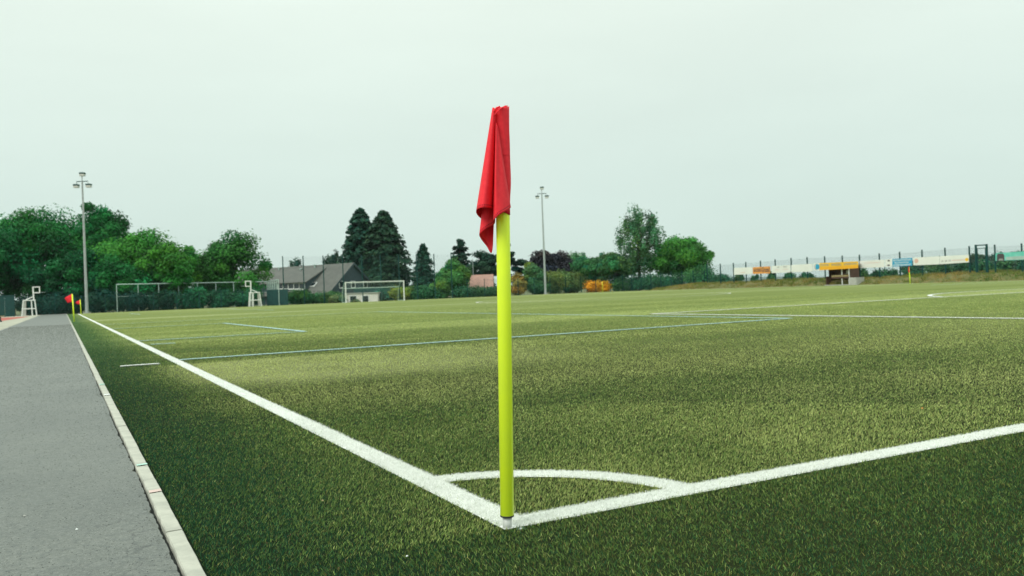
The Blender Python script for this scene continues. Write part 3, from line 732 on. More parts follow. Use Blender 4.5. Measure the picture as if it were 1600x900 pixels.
def tree(name, label, kind, px, D, top, wpx, color, cat='tree', group=None, seed=0, base=None, **kw):
    rng = np.random.default_rng(1000+seed*7)
    if not kw.pop('tight', False): D = max(D, fence_depth(px)+.25*min(wpx, 60)*D/FPX)
    g0 = at_d(px, horizon(px), D); h = height(px, top, D)+.1; w_ = wpx*D/FPX
    zb = kw.pop('zb', -.1)
    o = empty(name, (g0[0], g0[1], zb), label=label, cat=cat, group=group)
    h -= zb
    if kind == 'conifer':
        bs = .06*h if base is None else base*h
        L, nn, s, c, cl = crown_conifer(rng, h, w_, bs, color, **kw); limbs = None
    elif kind == 'birch':
        bs = .12*h if base is None else base*h
        L, nn, s, c, cl = crown_broad(rng, h, w_, bs, color, **{**dict(nc=110, per=56, leaf=.26, flat=1.15, hollow=.25, rcs=(.06,.12)), **kw})
        n = len(L)//2; pick = rng.choice(len(L), n); dr = rng.uniform(.1, 1.3, n)       # hanging twigs
        L = np.vstack([L, L[pick]-np.stack([0*dr, 0*dr, dr], 1)]); nn = np.vstack([nn, nn[pick]]); s = np.r_[s, s[pick]]; c = np.vstack([c, c[pick]])
        L[:, 2] = np.maximum(L[:, 2], .3); limbs = cl[::4]
    elif kind == 'shrub':
        bs = 0 if base is None else base*h
        L, nn, s, c, cl = crown_broad(rng, h, w_, bs-.1*h, color, **{**dict(nc=24, per=220, leaf=.24, flat=.8, hollow=.3, rcs=(.16,.28)), **kw}); limbs = cl[::5]
    else:
        bs = .18*h if base is None else base*h
        L, nn, s, c, cl = crown_broad(rng, h, w_, bs, color, **{**dict(lobes=8), **kw}); limbs = cl[::4]
    trunk_mesh(rng, h*(.96 if kind == 'conifer' else .75), bs, max(.03, h*.018 if kind != 'shrub' else .03), limbs).build('trunk', 'bark', o, True)
    link('crown', leaf_mesh('crown', L, nn, s, c, rng), o)
    return o
G1, G2, G3 = (.016,.160,.034), (.045,.225,.030), (.010,.132,.038)
gl = 'broadleaf trees behind the left end of the pitch'
tree('broadleaf_tree', 'dark green tree cut off by the left edge of the photo', 'broad', -28, 100, 340, 150, G3, group=gl, seed=1, base=.05, nc=80)
tree('broadleaf_tree', 'broad green tree behind the left basketball stand', 'broad', 78, 108, 319, 165, G1, group=gl, seed=2, base=.05, nc=90, per=520)
tree('broadleaf_tree', 'tallest green tree, rising behind the left floodlight mast', 'broad', 160, 112, 307, 110, G1, group=gl, seed=3, base=.1, nc=75)
tree('broadleaf_tree', 'wide bright green tree just right of the left floodlight mast', 'broad', 215, 106, 357, 140, G2, group=gl, seed=4, base=.05, nc=80)
tree('broadleaf_tree', 'right-hand green tree of the left clump, sloping to the gap', 'broad', 268, 104, 365, 100, G2, group=gl, seed=5, base=.05, nc=70)
tree('broadleaf_tree', 'low dark tree filling the clump below the broad tree', 'broad', 118, 101, 385, 130, G3, group=gl, seed=6, base=.0, nc=70)
tree('broadleaf_tree', 'small dark tree behind the cage at its left end', 'broad', 185, 101, 400, 110, G1, group=gl, seed=7, base=.0, nc=60)
tree('broadleaf_tree', 'dark tree behind the green screen at the far left', 'broad', 20, 114, 338, 110, G3, group=gl, seed=8, base=.05, nc=60)
tree('broadleaf_tree', 'lone rounded green tree left of the slate house', 'broad', 371, 112, 368, 120, (.035,.175,.030), group=gl, seed=9, base=.02, nc=85)
for i, (px, top, wpx, c, lab) in enumerate([(165,452,60,(.012,.075,.05),'teal dark shrub behind the fence right of the floodlight mast'),(210,455,60,(.012,.07,.045),'dark shrub under the left end of the cage rail'),
        (255,452,62,(.014,.08,.045),'dark shrub under the cage, second from its left end'),(300,448,60,(.016,.13,.055),'brighter green shrub under the middle of the cage rail'),
        (345,452,55,(.016,.11,.05),'green shrub left of the right basketball stand'),(385,450,50,(.02,.12,.045),'green shrub just behind the right basketball stand'),
        (100,455,80,(.010,.06,.04),'dark shrub behind the two far left flags'),(60,458,70,(.010,.05,.035),'dark shrub behind the left basketball stand')]):
    tree('shrub', lab, 'shrub', px, 97, top, wpx, c, 'shrub', 'shrubs behind the left fence', 40+i)
# conifers and garden trees in the middle
CO = (.020,.080,.050)
gm = 'conifers behind the houses'
tree('conifer', 'taller left one of the pair of dark spruces', 'conifer', 568, 138, 325, 108, CO, group=gm, seed=20, tiers=60, br=14, per=46, leaf=.6, power=.58, droop=.4)
tree('conifer', 'right one of the pair of dark spruces behind the goal', 'conifer', 603, 136, 328, 114, (.028,.080,.044), group=gm, seed=21, tiers=60, br=14, per=46, leaf=.6, power=.56, droop=.4)
tree('conifer', 'smaller dark spruce standing right of the spruce pair', 'conifer', 664, 130, 380, 58, CO, group=gm, seed=22, tiers=40, br=11, leaf=.42, power=.65, droop=.35)
tree('conifer', 'dark pine with pointed top behind the red-roofed house', 'conifer', 722, 140, 373, 56, (.016,.055,.035), group=gm, seed=23, tiers=30, br=8, per=34, leaf=.5, power=.55, droop=.1)
tree('pine', 'flat-topped dark pine left of the front corner post', 'broad', 757, 136, 391, 62, (.016,.058,.036), group=gm, seed=24, base=.1, nc=36, per=240, flat=.55, leaf=.38)
tree('pine', 'dark pine with layered boughs just right of the front corner post', 'broad', 796, 134, 374, 52, (.014,.055,.036), group=gm, seed=25, base=.1, nc=32, per=240, flat=.5, leaf=.38)
tree('broadleaf_tree', 'small airy tree rising behind the slate roof', 'birch', 463, 150, 399, 44, (.03,.085,.045), seed=26, nc=45)
tree('broadleaf_tree', 'small airy tree left of the spruce pair', 'birch', 524, 148, 388, 44, (.025,.085,.045), seed=27, nc=60)
tree('beech_tree', 'dark purple-leaved tree behind the middle floodlight mast', 'broad', 864, 134, 392, 84, (.030,.030,.040), seed=28, base=.05, nc=70, leaf=.38)
gs = 'garden shrubs and small trees behind the far fence'
LG, OL = (.055,.165,.040), (.10,.16,.045)
for i, (px, D, top, wpx, c, kd, nm, lab) in enumerate([
        (710,122,410,54,(.055,.17,.04),'broad','broadleaf_tree','light green small tree in front of the pointed pine'),
        (690,120,432,40,(.06,.17,.04),'shrub','shrub','light green shrub right of the small spruce'),
        (735,118,449,56,(.03,.10,.04),'shrub','shrub','green hedge shrub below the red roof'),
        (770,118,449,50,(.028,.095,.04),'shrub','shrub','green hedge shrub left of the front corner post'),
        (660,118,447,60,(.025,.11,.04),'shrub','shrub','green shrub right of the goal post'),
        (628,118,446,44,(.13,.20,.03),'shrub','shrub','yellow-green shrub seen through the right side of the goal'),
        (600,119,452,44,(.014,.10,.06),'shrub','shrub','dark green shrub seen through the goal'),
        (810,120,427,32,(.26,.19,.04),'shrub','shrub','ochre flowering shrub just right of the front corner post'),
        (832,126,413,44,(.055,.14,.05),'broad','broadleaf_tree','pale green small tree between pine and purple tree'),
        (838,119,438,44,(.03,.11,.04),'shrub','shrub','green shrub left of the middle floodlight mast'),
        (872,126,418,54,OL,'shrub','shrub','olive shrub in front of the purple tree'),
        (896,129,424,44,OL,'shrub','shrub','olive shrub left of the orange bush'),
        (902,140,391,58,(.05,.17,.06),'birch','broadleaf_tree','light airy tree behind the olive shrubs'),
        (918,132,402,56,(.03,.13,.045),'broad','broadleaf_tree','mid green rounded tree behind the orange bush'),
        (942,138,393,36,(.05,.14,.06),'birch','broadleaf_tree','thin see-through young tree left of the birch'),
        (965,126,394,56,(.04,.15,.045),'broad','broadleaf_tree','mid green tree leaning on the birch from the left'),
        (985,121,432,60,(.025,.105,.04),'shrub','shrub','green shrub below the birch'),
        (1020,121,430,60,(.024,.105,.042),'shrub','shrub','green shrub right of the birch foot'),
        (1066,124,373,100,(.040,.185,.032),'broad','broadleaf_tree','bright green rounded tree right of the birch'),
        (1050,120,428,50,(.02,.10,.04),'shrub','shrub','green shrub at the left end of the bank'),
        (1092,118,412,56,(.028,.12,.04),'shrub','shrub','green shrub where the banner fence begins'),
        (1128,116,428,38,(.022,.10,.045),'shrub','shrub','green shrub left of the first white banner'),
        (512,116,458,56,(.04,.12,.035),'shrub','shrub','green shrub below the skylight of the slate house'),
        (470,114,452,46,(.03,.12,.03),'shrub','shrub','green shrub in front of the dormer windows'),
        (528,113,462,28,(.10,.15,.06),'shrub','shrub','loose pale shrub at the white extension corner'),
        (556,112,473.5,16,(.12,.17,.07),'shrub','shrub','low weeds before the white extension')]):
    tree(nm, lab, kd, px, D, top, wpx, tuple(1.3*q for q in c), 'shrub' if nm == 'shrub' else 'tree', gs, 60+i)
tree('birch_tree', 'tall airy birch with hanging twigs, tallest tree on the right', 'birch', 1000, 125, 314, 88, (.07,.19,.075), seed=100, nc=150, per=52, leaf=.27)
tree('shrub', 'orange flowering bush behind the small yellow corner post', 'shrub', 935, fence_depth(935)+.6, 439, 46, (.92,.42,.02), 'shrub', None, 101, per=220, tight=True)
# shrubs behind the banner fence
for i, (px, top, wpx, lab) in enumerate([(1153,424,22,'small shrub under the first white banner'),(1180,428,18,'low shrub under the orange banner'),(1208,424,26,'shrub under the banner right of the orange one'),
        (1232,424,22,'shrub left of the yellow dugout banner'),(1262,424,28,'shrub beneath the left end of the yellow banner'),(1336,400,34,'tree-like shrub rising over the right end of the yellow banner'),
        (1352,420,40,'dark shrub right of the dugout'),(1385,420,44,'shrub under the blue banner'),(1425,418,48,'dark shrub behind the furled flag'),(1470,413,56,'dense shrub under the long pale banner'),
        (1505,410,44,'shrub at the right end of the long pale banner'),(1535,406,46,'dark shrub behind the gate'),(1570,404,50,'dark shrub under the teal banner'),(1605,404,50,'dark shrub at the right edge of the photo')]):
    g0 = at_x(px, 420, 75.5); D = float((g0-CAM)@Fv)
    tree('shrub', lab, 'shrub', px, D, top, wpx, (.03,.13,.06) if i % 3 else (.05,.16,.06), 'shrub', 'shrubs behind the banner fence', 120+i, zb=.3, nc=16, per=70, leaf=.24, rcs=(.08,.2), flat=1.4, hollow=.1)
for i, (px, top, wpx) in enumerate([(1425,409,40),(1465,404,50),(1500,402,44),(1530,398,40),(1562,395,46),(1592,391,44),(1625,390,50)]):
    tree('distant_tree', ['far grey-green tree on the skyline above the blue banner','far tree on the skyline over the long pale banner','far tree on the skyline left of the gate','far tree on the skyline seen through the gate','far tree on the skyline above the teal banner','far tree on the skyline left of the last fence post','far tree on the skyline at the right photo edge'][i],
         'broad', px, 330+12*i, top, wpx, (.03,.085,.05), 'tree', 'far trees on the right skyline', 140+i, base=0., nc=30, per=120, leaf=.9)

# ------------------------------------------------------------------ fences
def wire_panel(w_, z0, z1, dv=.05, dh=.2, r=.0028):
    b = MB()
    def rod(p, q, r):
        n = len(b.v); p, q = Vector(p), Vector(q); d = (q-p).normalized(); a = Vector((0,1,0)); c = d.cross(a)
        for s in (p, q):
            for t in (0, 2.094, 4.189): b.v.append(tuple(s+a*math.cos(t)*r+c*math.sin(t)*r))
        for i in range(3): b.f.append((n+i, n+(i+1) % 3, n+3+(i+1) % 3, n+3+i))
    for i in range(1, int(round(w_/dv))): rod((i*dv,0,z0), (i*dv,0,z1), r)
    for i in range(int(round((z1-z0)/dh))+1): z = min(z1, z0+i*dh); rod((0,.008,z), (w_,.008,z), r*1.25); 
    return b
def fence(name, pts, h, label, cat='fence', post_h=None, zbase=lambda p: 0., panel=True, pw=.035, dv=.05, m_post='dgreen', m_wire='wire', skip=()):
    o = empty(name, (pts[0][0], pts[0][1], 0), label=label, cat=cat)
    O = np.array([pts[0][0], pts[0][1], 0]); post_h = post_h or h+.05
    cache = {}
    pm = {}
    for i, p in enumerate(pts):
        z = zbase(p); key = round(post_h, 2)
        if key not in pm: pm[key] = MB().box((-pw,-pw,-.1), (pw,pw,post_h)).box((-pw-.006,-pw-.006,post_h+.001), (pw+.006,pw+.006,post_h+.02)).mesh('post', m_post)
        if i > 0: d0 = np.array(pts[i])-np.array(pts[i-1])
        else: d0 = np.array(pts[1])-np.array(pts[0])
        link('post', pm[key], o, (p[0]-O[0], p[1]-O[1], z), math.atan2(d0[1], d0[0]))
        if panel and i+1 < len(pts) and i not in skip:
            q = pts[i+1]; L = math.hypot(q[0]-p[0], q[1]-p[1]); kk = round(L*4)/4
            if kk not in cache: cache[kk] = wire_panel(kk, .05, h, dv).mesh('wire_panel', m_wire)
            dz = zbase(q)-z
            pn = link('wire_panel', cache[kk], o, (p[0]-O[0], p[1]-O[1], z), math.atan2(q[1]-p[1], q[0]-p[0]), (L/kk, 1, 1))
            pn.rotation_euler.y = -math.atan2(dz, L)
    return o
FX = 71.55
post_px = [1104,1125,1145.5,1165,1188,1211,1236,1261,1288.5,1316,1343,1374,1406,1441,1477,1515,1526,1543,1555,1597]
PY = [float(at_x(q, 405, FX)[1]) for q in post_px]
more = [PY[-1]-2.5*i for i in (1,2,3)]
bz = lambda p: bank_z(FX, p[1])-.05
fence('banner_fence', [(FX, y) for y in PY+more], 2.35, 'dark green wire fence on the bank carrying the advertising banners', post_h=2.52, zbase=bz, skip=(16,), pw=.05)
gy0, gy1 = PY[16], PY[17]
gt = empty('fence_gate', (FX-.06, gy0, bank_z(FX, gy0)-.05), label='dark green framed wire gate in the banner fence', cat='gate')
L = gy0-gy1
MB().box((-.06,-.075,0),(.06,.075,2.62)).build('post', 'dgreen', gt); MB().box((-.06,-L-.075,0),(.06,-L+.075,2.62)).build('post', 'dgreen', gt)
MB().box((-.03,-L+.08,2.5),(.03,-.08,2.6)).build('lintel', 'dgreen', gt)
fr = MB()
for a, b_ in (((-.02,-L+.1,.1),(.02,-L+.16,2.3)), ((-.02,-.16,.1),(.02,-.1,2.3)), ((-.02,-L+.165,.1),(.02,-.165,.15)), ((-.02,-L+.165,2.24),(.02,-.165,2.29))): fr.box(a, b_)
leafg = fr.build('gate_leaf', 'dgreen', gt)
o = wire_panel(round((L-.2)/.05)*.05, .1, 2.3).build('wire_panel', 'wire', leafg); o.rotation_euler.z = -math.pi/2; o.location = (0,-.1,0)
MB().box((-.07,-L+.17,1.05),(-.03,-L+.30,1.09)).build('handle', 'steel', leafg)
# fence along the far right touchline, down to the corner
ys = np.linspace(PY[0]+.6, 101.5, 10)
fence('corner_fence', [(FX+.1, y) for y in ys], 2.3, 'dark green wire fence below the birch at the far right corner', post_h=2.42)
# far end fences
x0 = at_y(444, 470, 102.2)[0]; x1 = at_y(707, 465, 102.2)[0]
fence('ball_stop_fence', [(x, 102.2) for x in np.linspace(x0, x1, 10)], 5.9, 'tall dark green ball-stop fence behind the far goal', post_h=6.0, dv=.10, pw=.05)
fence('end_fence', [(x, 102.25) for x in np.linspace(x1+2.3, FX, 10)], 2.35, 'dark green wire fence behind the far right goal-line corner', post_h=2.45)
fence('end_fence', [(x, 101.6) for x in np.linspace(-12, 20.2, 14)], 1.95, 'low dark green wire fence behind the left end of the pitch', post_h=2.0, dv=.05)
# steel framed cage of the small court beyond
def cage():
    a = at_y(183, horizon(183), 103.0); b_ = at_y(418, horizon(418), 111.0); c = at_y(436, horizon(436), 101.9)
    o = empty('court_cage', (a[0], a[1], 0), label='pale steel framed cage of a small court behind the fence', cat='cage'); O = np.array([a[0], a[1], 0])
    zt, zm = 3.10, 1.72
    def run(p, q, n, first=0):
        p, q = p-O, q-O
        for i in range(first, n+1):
            s = p+(q-p)*i/n; MB().box((s[0]-.045, s[1]-.045, -.1), (s[0]+.045, s[1]+.045, zt-.035)).build('post', 'lwire', o)
        for z, r in ((zt, .06), (zm, .022)): MB().tube((p[0],p[1],z), (q[0],q[1],z), r, k=6).build('rail', 'lwire', o)
        L = math.hypot(*(q-p)[:2]); k = round(L/.1)*.1
        pn = wire_panel(k, .05, zt, .1, .2, .003).build('wire_panel', 'lwire' if first else 'wire', o); pn.location = (p[0], p[1], 0); pn.rotation_euler.z = math.atan2((q-p)[1], (q-p)[0]); pn.scale = (L/k, 1, 1)
    run(a, b_, 8); run(b_, c, 6, 1)
    # solid green screen along the near side, lower half
    d = at_y(450, horizon(450), 100.6)
    scr = empty('green_screen', (b_[0], b_[1], 0), label='solid dark green screen right of the right basketball stand', cat='screen')
    b0_ = b_; b_ = at_y(417.5, horizon(417), 104.0); scr.location = (b_[0], b_[1], 0)
    dd = (d-b_); nrm = np.array([-dd[1], dd[0], 0])/np.linalg.norm(dd)*.04; n = 6
    for i in range(n):
        p0, p1 = dd*(i/n+.001), dd*((i+1)/n-.001); bb = MB()
        z = 1.92
        pts = [(p0-nrm), (p1-nrm), (p1+nrm), (p0+nrm)]
        bb.poly([(q[0],q[1],z) for q in pts])
        for j in range(4): q, r_ = pts[j], pts[(j+1)%4]; bb.poly([(q[0],q[1],-.1),(r_[0],r_[1],-.1),(r_[0],r_[1],z),(q[0],q[1],z)])
        bb.build('panel', 'panel', scr)
cage()
a, b_ = at_y(-40, 490, 101), at_y(23.5, 490, 101)
scr = empty('green_screen', (a[0], 101, 0), label='dark green screen wall at the far left end of the path', cat='screen')
for i in range(4): w1 = (b_[0]-a[0])/4; MB().box((i*w1+.01, -.04, -.1), ((i+1)*w1-.01, .04, 2.25)).build('panel', 'panel', scr)

# ------------------------------------------------------------------ banners
def text_mesh(s, size, font_scale=1.):
    cu = bpy.data.curves.new('lettering', 'FONT'); cu.body = s; cu.size = size; cu.offset = size*.025; cu.align_x = 'CENTER'; cu.align_y = 'CENTER'
    ob = bpy.data.objects.new('lettering', cu); col.objects.link(ob)
    dg = bpy.context.evaluated_depsgraph_get(); me = bpy.data.meshes.new_from_object(ob.evaluated_get(dg))
    bpy.data.objects.remove(ob); return me
def banner(px0, px1, t0, b0, t1, b1, mname, label, deco=None, X=FX-.09):
    A, B, C_, D_ = at_x(px0, b0, X), at_x(px1, b1, X), at_x(px1, t1, X), at_x(px0, t0, X)
    o = empty('banner', A, label=label, cat='banner', group='advertising banners on the fence')
    # local frame: u runs to the right in the photo, v up; a slightly slack sheet
    u = B-A; v = D_-A; Wd = np.linalg.norm(u); Hd = np.linalg.norm(v); nrm = np.array([-1., 0, 0])
    def Pt(s, t, off=0.): 
        p = (A*(1-s)+B*s)*(1-t)+(D_*(1-s)+C_*s)*t - A
        return p + nrm*(.012*math.sin(s*9+t*2)*math.sin(math.pi*s)+off)
    def sheet(s0, s1, t0_, t1_, off, n=14):
        b = MB()
        for i in range(n+1):
            for t in (t0_, (t0_+t1_)/2, t1_): b.v.append(tuple(Pt(s0+(s1-s0)*i/n, t, off)))
        for i in range(n):
            for j in (0, 1): q = i*3+j; b.f.append((q, q+3, q+4, q+1))
        return b
    sh = sheet(0, 1, 0, 1, 0).build('sheet', mname, o); sh.modifiers.new('s', 'SOLIDIFY').thickness = .006
    for (s, t) in ((.01,.95),(.5,.97),(.99,.95),(.01,.05),(.5,.03),(.99,.05)):
        p = Pt(s, t, .004); MB().tube(p, p+nrm*.012, .022, k=6).build('eyelet', 'steel', o)
    def lettering(s, sc, tc_, size, mm, width=None, bold=0.):
        me = text_mesh(s, size); me.materials.append(MT[mm])
        co = np.zeros(len(me.vertices)*3, np.float32); me.vertices.foreach_get('co', co); co = co.reshape(-1, 3)
        xs, ys_ = co[:, 0].copy(), co[:, 1].copy()
        if width: xs *= width/(xs.max()-xs.min())
        new = np.array([Pt(sc+x/Wd, tc_+y/Hd, .010) for x, y in zip(xs, ys_)], np.float32)
        me.vertices.foreach_set('co', new.ravel()); me.update(); link('lettering', me, o)
    def strokes(s0, s1, tc_, hh, mm, seed, gaps=()):
        r = random.Random(seed); b = MB(); s = s0; step = hh*Hd/Wd*.55
        while s < s1:
            if not any(g0 < s < g1 for g0, g1 in gaps):
                k = r.uniform(.75, 1); hb_ = hh*k/2
                for (q0, q1, r0, r1) in ((0,.28,-1,1), (.28,.75,*r.choice([(.6,1),(-1,-.6),(-.2,.2)])), (.6,.85,*r.choice([(-1,0),(0,1),(-1,1)]))):
                    b.poly([Pt(s+step*q0, tc_+hb_*r0, .010+.0004*q0), Pt(s+step*q1, tc_+hb_*r0, .010+.0004*q0), Pt(s+step*q1, tc_+hb_*r1, .010+.0004*q0), Pt(s+step*q0, tc_+hb_*r1, .010+.0004*q0)])
            s += step*1.12
        tag(b.build('lettering', mm, o), kind='stuff')
    def disc(sc, tc_, r, mm, name='emblem', off=.009, a0=0, a1=6.2832, r_in=0.):
        b = MB(); k = 24
        if r_in:
            for i in range(k):
                t0_, t1_ = a0+(a1-a0)*i/k, a0+(a1-a0)*(i+1)/k
                b.poly([Pt(sc+q*math.cos(t)/Wd, tc_+q*math.sin(t)/Hd, off) for q, t in ((r_in,t0_),(r,t0_),(r,t1_),(r_in,t1_))])
        else: b.poly([Pt(sc+r*math.cos(a0+(a1-a0)*i/k)/Wd, tc_+r*math.sin(a0+(a1-a0)*i/k)/Hd, off) for i in range(k)])
        return b.build(name, mm, o)
    if deco: deco(dict(sheet=sheet, lettering=lettering, strokes=strokes, disc=disc, o=o, W=Wd, H=Hd, Pt=Pt))
banner(1146.8, 1175.5, 418.6, 429.4, 417.3, 428.2, 'bwhite', 'plain white banner left of the orange banner', lambda d: d['strokes'](.35,.62,.30,.14,'pink',1))
def deco_orange(d):
    d['lettering']('BÄCKEREI', .27, .50, .52, 'ink', width=d['W']*.42); d['lettering']('Grund', .74, .52, .80, 'ink', width=d['W']*.44)
banner(1176.2, 1203.5, 417.6, 428.2, 416.2, 427, 'orange', 'orange banner reading Grund in dark letters', deco_orange)
def deco_w3(d):
    d['strokes'](.30,.40,.78,.22,'gink',2); d['strokes'](.62,.80,.80,.20,'gink',3); d['strokes'](.2,.9,.45,.10,'pink',4, ((.4,.6),))
banner(1205.6, 1235, 415.8, 426.8, 414, 425.6, 'bwhite', 'white banner with small grey marks right of the orange banner', deco_w3)
banner(1236.2, 1269.8, 414, 425.6, 412, 424, 'bwhite', 'plain white banner left of the yellow banner')
def deco_yellow(d):
    d['sheet'](0,.135,0,1,.006,6).build('logo_panel', 'bwhite', d['o'])
    d['disc'](.075,.5,.33,'gink',off=.010,a0=1.6,a1=4.7,r_in=.26); d['disc'](.092,.5,.29,'bblue',off=.012); 
    d['sheet'](.135,1,0,.42,.005,12).build('lower_band', 'orange', d['o']).data.materials[0] = MT['byellow2']
    d['strokes'](.16,.98,.68,.34,'gink',6, ((.34,.40),(.62,.68)))
MT['byellow2'] = mat('deep_yellow_print', (.86,.40,.01), .6, noise=(1., .08))
banner(1271.3, 1341, 411.5, 422.8, 408.3, 419, 'byellow', 'long yellow banner with round blue emblem above the dugout', deco_yellow, X=69.35)
banner(1343, 1382, 407.8, 418.8, 405.6, 417.6, 'bwhite', 'plain white banner right of the yellow banner', lambda d: d['strokes'](.2,.85,.66,.10,'pink',7))
def deco_blue(d):
    d['sheet'](.27,1,0,1,.005,10).build('blue_field', 'bblue', d['o'])
    for (t, s0, s1) in ((.80,.30,.95),(.48,.36,.86),(.17,.30,.95)): d['strokes'](s0, s1, t, .22, 'bwhite', int(t*100))
    d['disc'](.135,.70,.16,'ink',a0=0,a1=3.1416); d['disc'](.135,.30,.16,'ink',a0=3.1416,a1=6.2832)
banner(1383, 1425.5, 405.4, 417, 402.8, 415.2, 'bwhite', 'blue and white banner with three lines of white lettering', deco_blue)
def deco_pale(d):
    d['disc'](.12,.55,.22,'pink')
banner(1427, 1468, 402.5, 414.6, 400.3, 413, 'bwhite', 'pale cream banner with faint round mark right of the blue banner', deco_pale)
def deco_g(d):
    d['strokes'](.06,.36,.38,.26,'gink',9, ((.12,.16),(.24,.28))); d['strokes'](.42,.86,.38,.16,'pink',10); d['disc'](.93,.38,.17,'byellow')
banner(1468.3, 1514, 400.3, 413, 398, 409.8, 'bwhite', 'white banner with grey letters and yellow dot beside the gate', deco_g)
def deco_teal(d):
    d['sheet'](.26,1,.05,.45,.005,8).build('pale_band', 'lwire', d['o'])
    b = MB(); b.poly([d['Pt'](s, t, .010) for s, t in ((.035,.02),(.035,.72),(.06,.90),(.18,.90),(.215,.70),(.225,.02))]); b.build('dark_arch', 'ink', d['o'])
    b = MB(); b.poly([d['Pt'](s, t, .013) for s, t in ((.075,.03),(.09,.25),(.18,.25),(.20,.03))]); b.build('grey_figure', 'gink', d['o'])
banner(1555.5, 1621, 395.5, 407.6, 391.5, 405, 'bteal', 'teal banner with a dark arch print at the right edge', deco_teal)

# ------------------------------------------------------------------ dugout below the yellow banner
def dugout():
    X0 = 69.55; y1 = float(at_x(1288, 447, X0)[1]); y0 = float(at_x(1327, 446, X0)[1])   # y1 left in photo (farther)
    o = empty('dugout', (X0, y0, 0), label='brown wooden dugout shelter under the yellow banner', cat='shelter'); L = y1-y0
    MB().box((.0,0,-.05),(1.7,L,.06)).build('floor_slab', 'grey', o)
    MB().box((1.55,.06,.06),(1.62,L-.06,1.95)).build('back_wall', 'wood', o)
    MB().box((.25,L-.08,.06),(.70,L-.02,.95)).box((.703,L-.08,.06),(1.55,L-.02,1.95)).build('side_wall', 'wood', o)
    MB().box((.25,.02,.06),(1.55,.08,1.95)).build('side_wall', 'wood', o)
    for i in range(4): MB().box((.02,.06+i*.003,.70+i*.088),(.07,L*.70,.782+i*.088)).build('board', 'wood' if i < 2 else 'tan', o)
    for y in (.08, L*.30): MB().box((.08,y-.04,.06),(.16,y+.04,2.02)).build('post', 'white', o)
    MB().box((.9,.1,.40),(1.4,L-.1,.46)).build('bench_seat', 'tan', o)
    for y in (.3, L/2, L-.3): MB().box((1.0,y-.03,.06),(1.3,y+.03,.398)).build('bench_leg', 'black', o)
    r = MB().poly([(-.15,-.1,1.98),(-.15,L+.1,1.98),(1.8,L+.1,2.06),(1.8,-.1,2.06)]).build('roof', 'wood', o); r.modifiers.new('s','SOLIDIFY').thickness = .06
    MB().box((1.50,L*.42,1.15),(1.545,L*.5,1.5)).build('notice', 'white', o)
    MB().box((-.05,-.95,-.05),(1.1,-.05,.75)).build('concrete_block', 'grey', o)
dugout()

# ------------------------------------------------------------------ floodlight masts
def mast(px, base_py, top_py, Y, label, rw):
    b0 = at_y(px, base_py, Y); D = float((b0-CAM)@Fv); H = height(px, top_py, D)
    o = empty('floodlight_mast', (b0[0], b0[1], 0), label=label, cat='floodlight', group='floodlight masts at the far corners'); o.rotation_euler.z = -YAW
    MB().tube((0,0,-.2),(0,0,H-.5),.17*rw,.085*rw,12,False).build('pole', 'steel', o, True)
    MB().box((-.3,-.3,-.1),(.3,.3,.06)).build('base_plate', 'grey', o)
    MB().box((-.62,-.05,H-.62),(.62,.05,H-.54)).build('crossbar', 'dgreen', o)
    MB().tube((0,0,H-.5),(0,0,H+.02),.05,k=8).build('spigot', 'steel', o)
    for (x, z) in ((.05,H+.28),(-.66,H-.98),(.70,H-.98)):
        f = MB(); f.v = []; 
        w2, d2, h2 = .28, .25, .115
        f.box((x-w2,-d2,z-h2+.06),(x+w2,d2,z+h2)); hd = f.build('lamp_housing', 'dgreen', o); hd.rotation_euler.x = 0
        bevel(hd, .04)
        MB().box((x-w2+.04,-d2+.02,z-h2-.16),(x+w2-.04,d2-.02,z-h2+.055)).build('lamp_glass', 'wplastic', hd)
        if z < H: MB().tube((x*.86,0,H-.58),(x*.97,0,z+h2+.002),.035,k=6).build('bracket', 'steel', hd)
        else: MB().tube((0,0,H+.02),(x,0,z-h2+.05),.045,k=6).build('bracket', 'steel', hd)
mast(136, 490.5, 275, 100.6, 'floodlight mast with three lamps in front of the left trees', 1.)
mast(852.5, 461, 296, 100.8, 'floodlight mast with three lamps right of the front corner post', 1.)

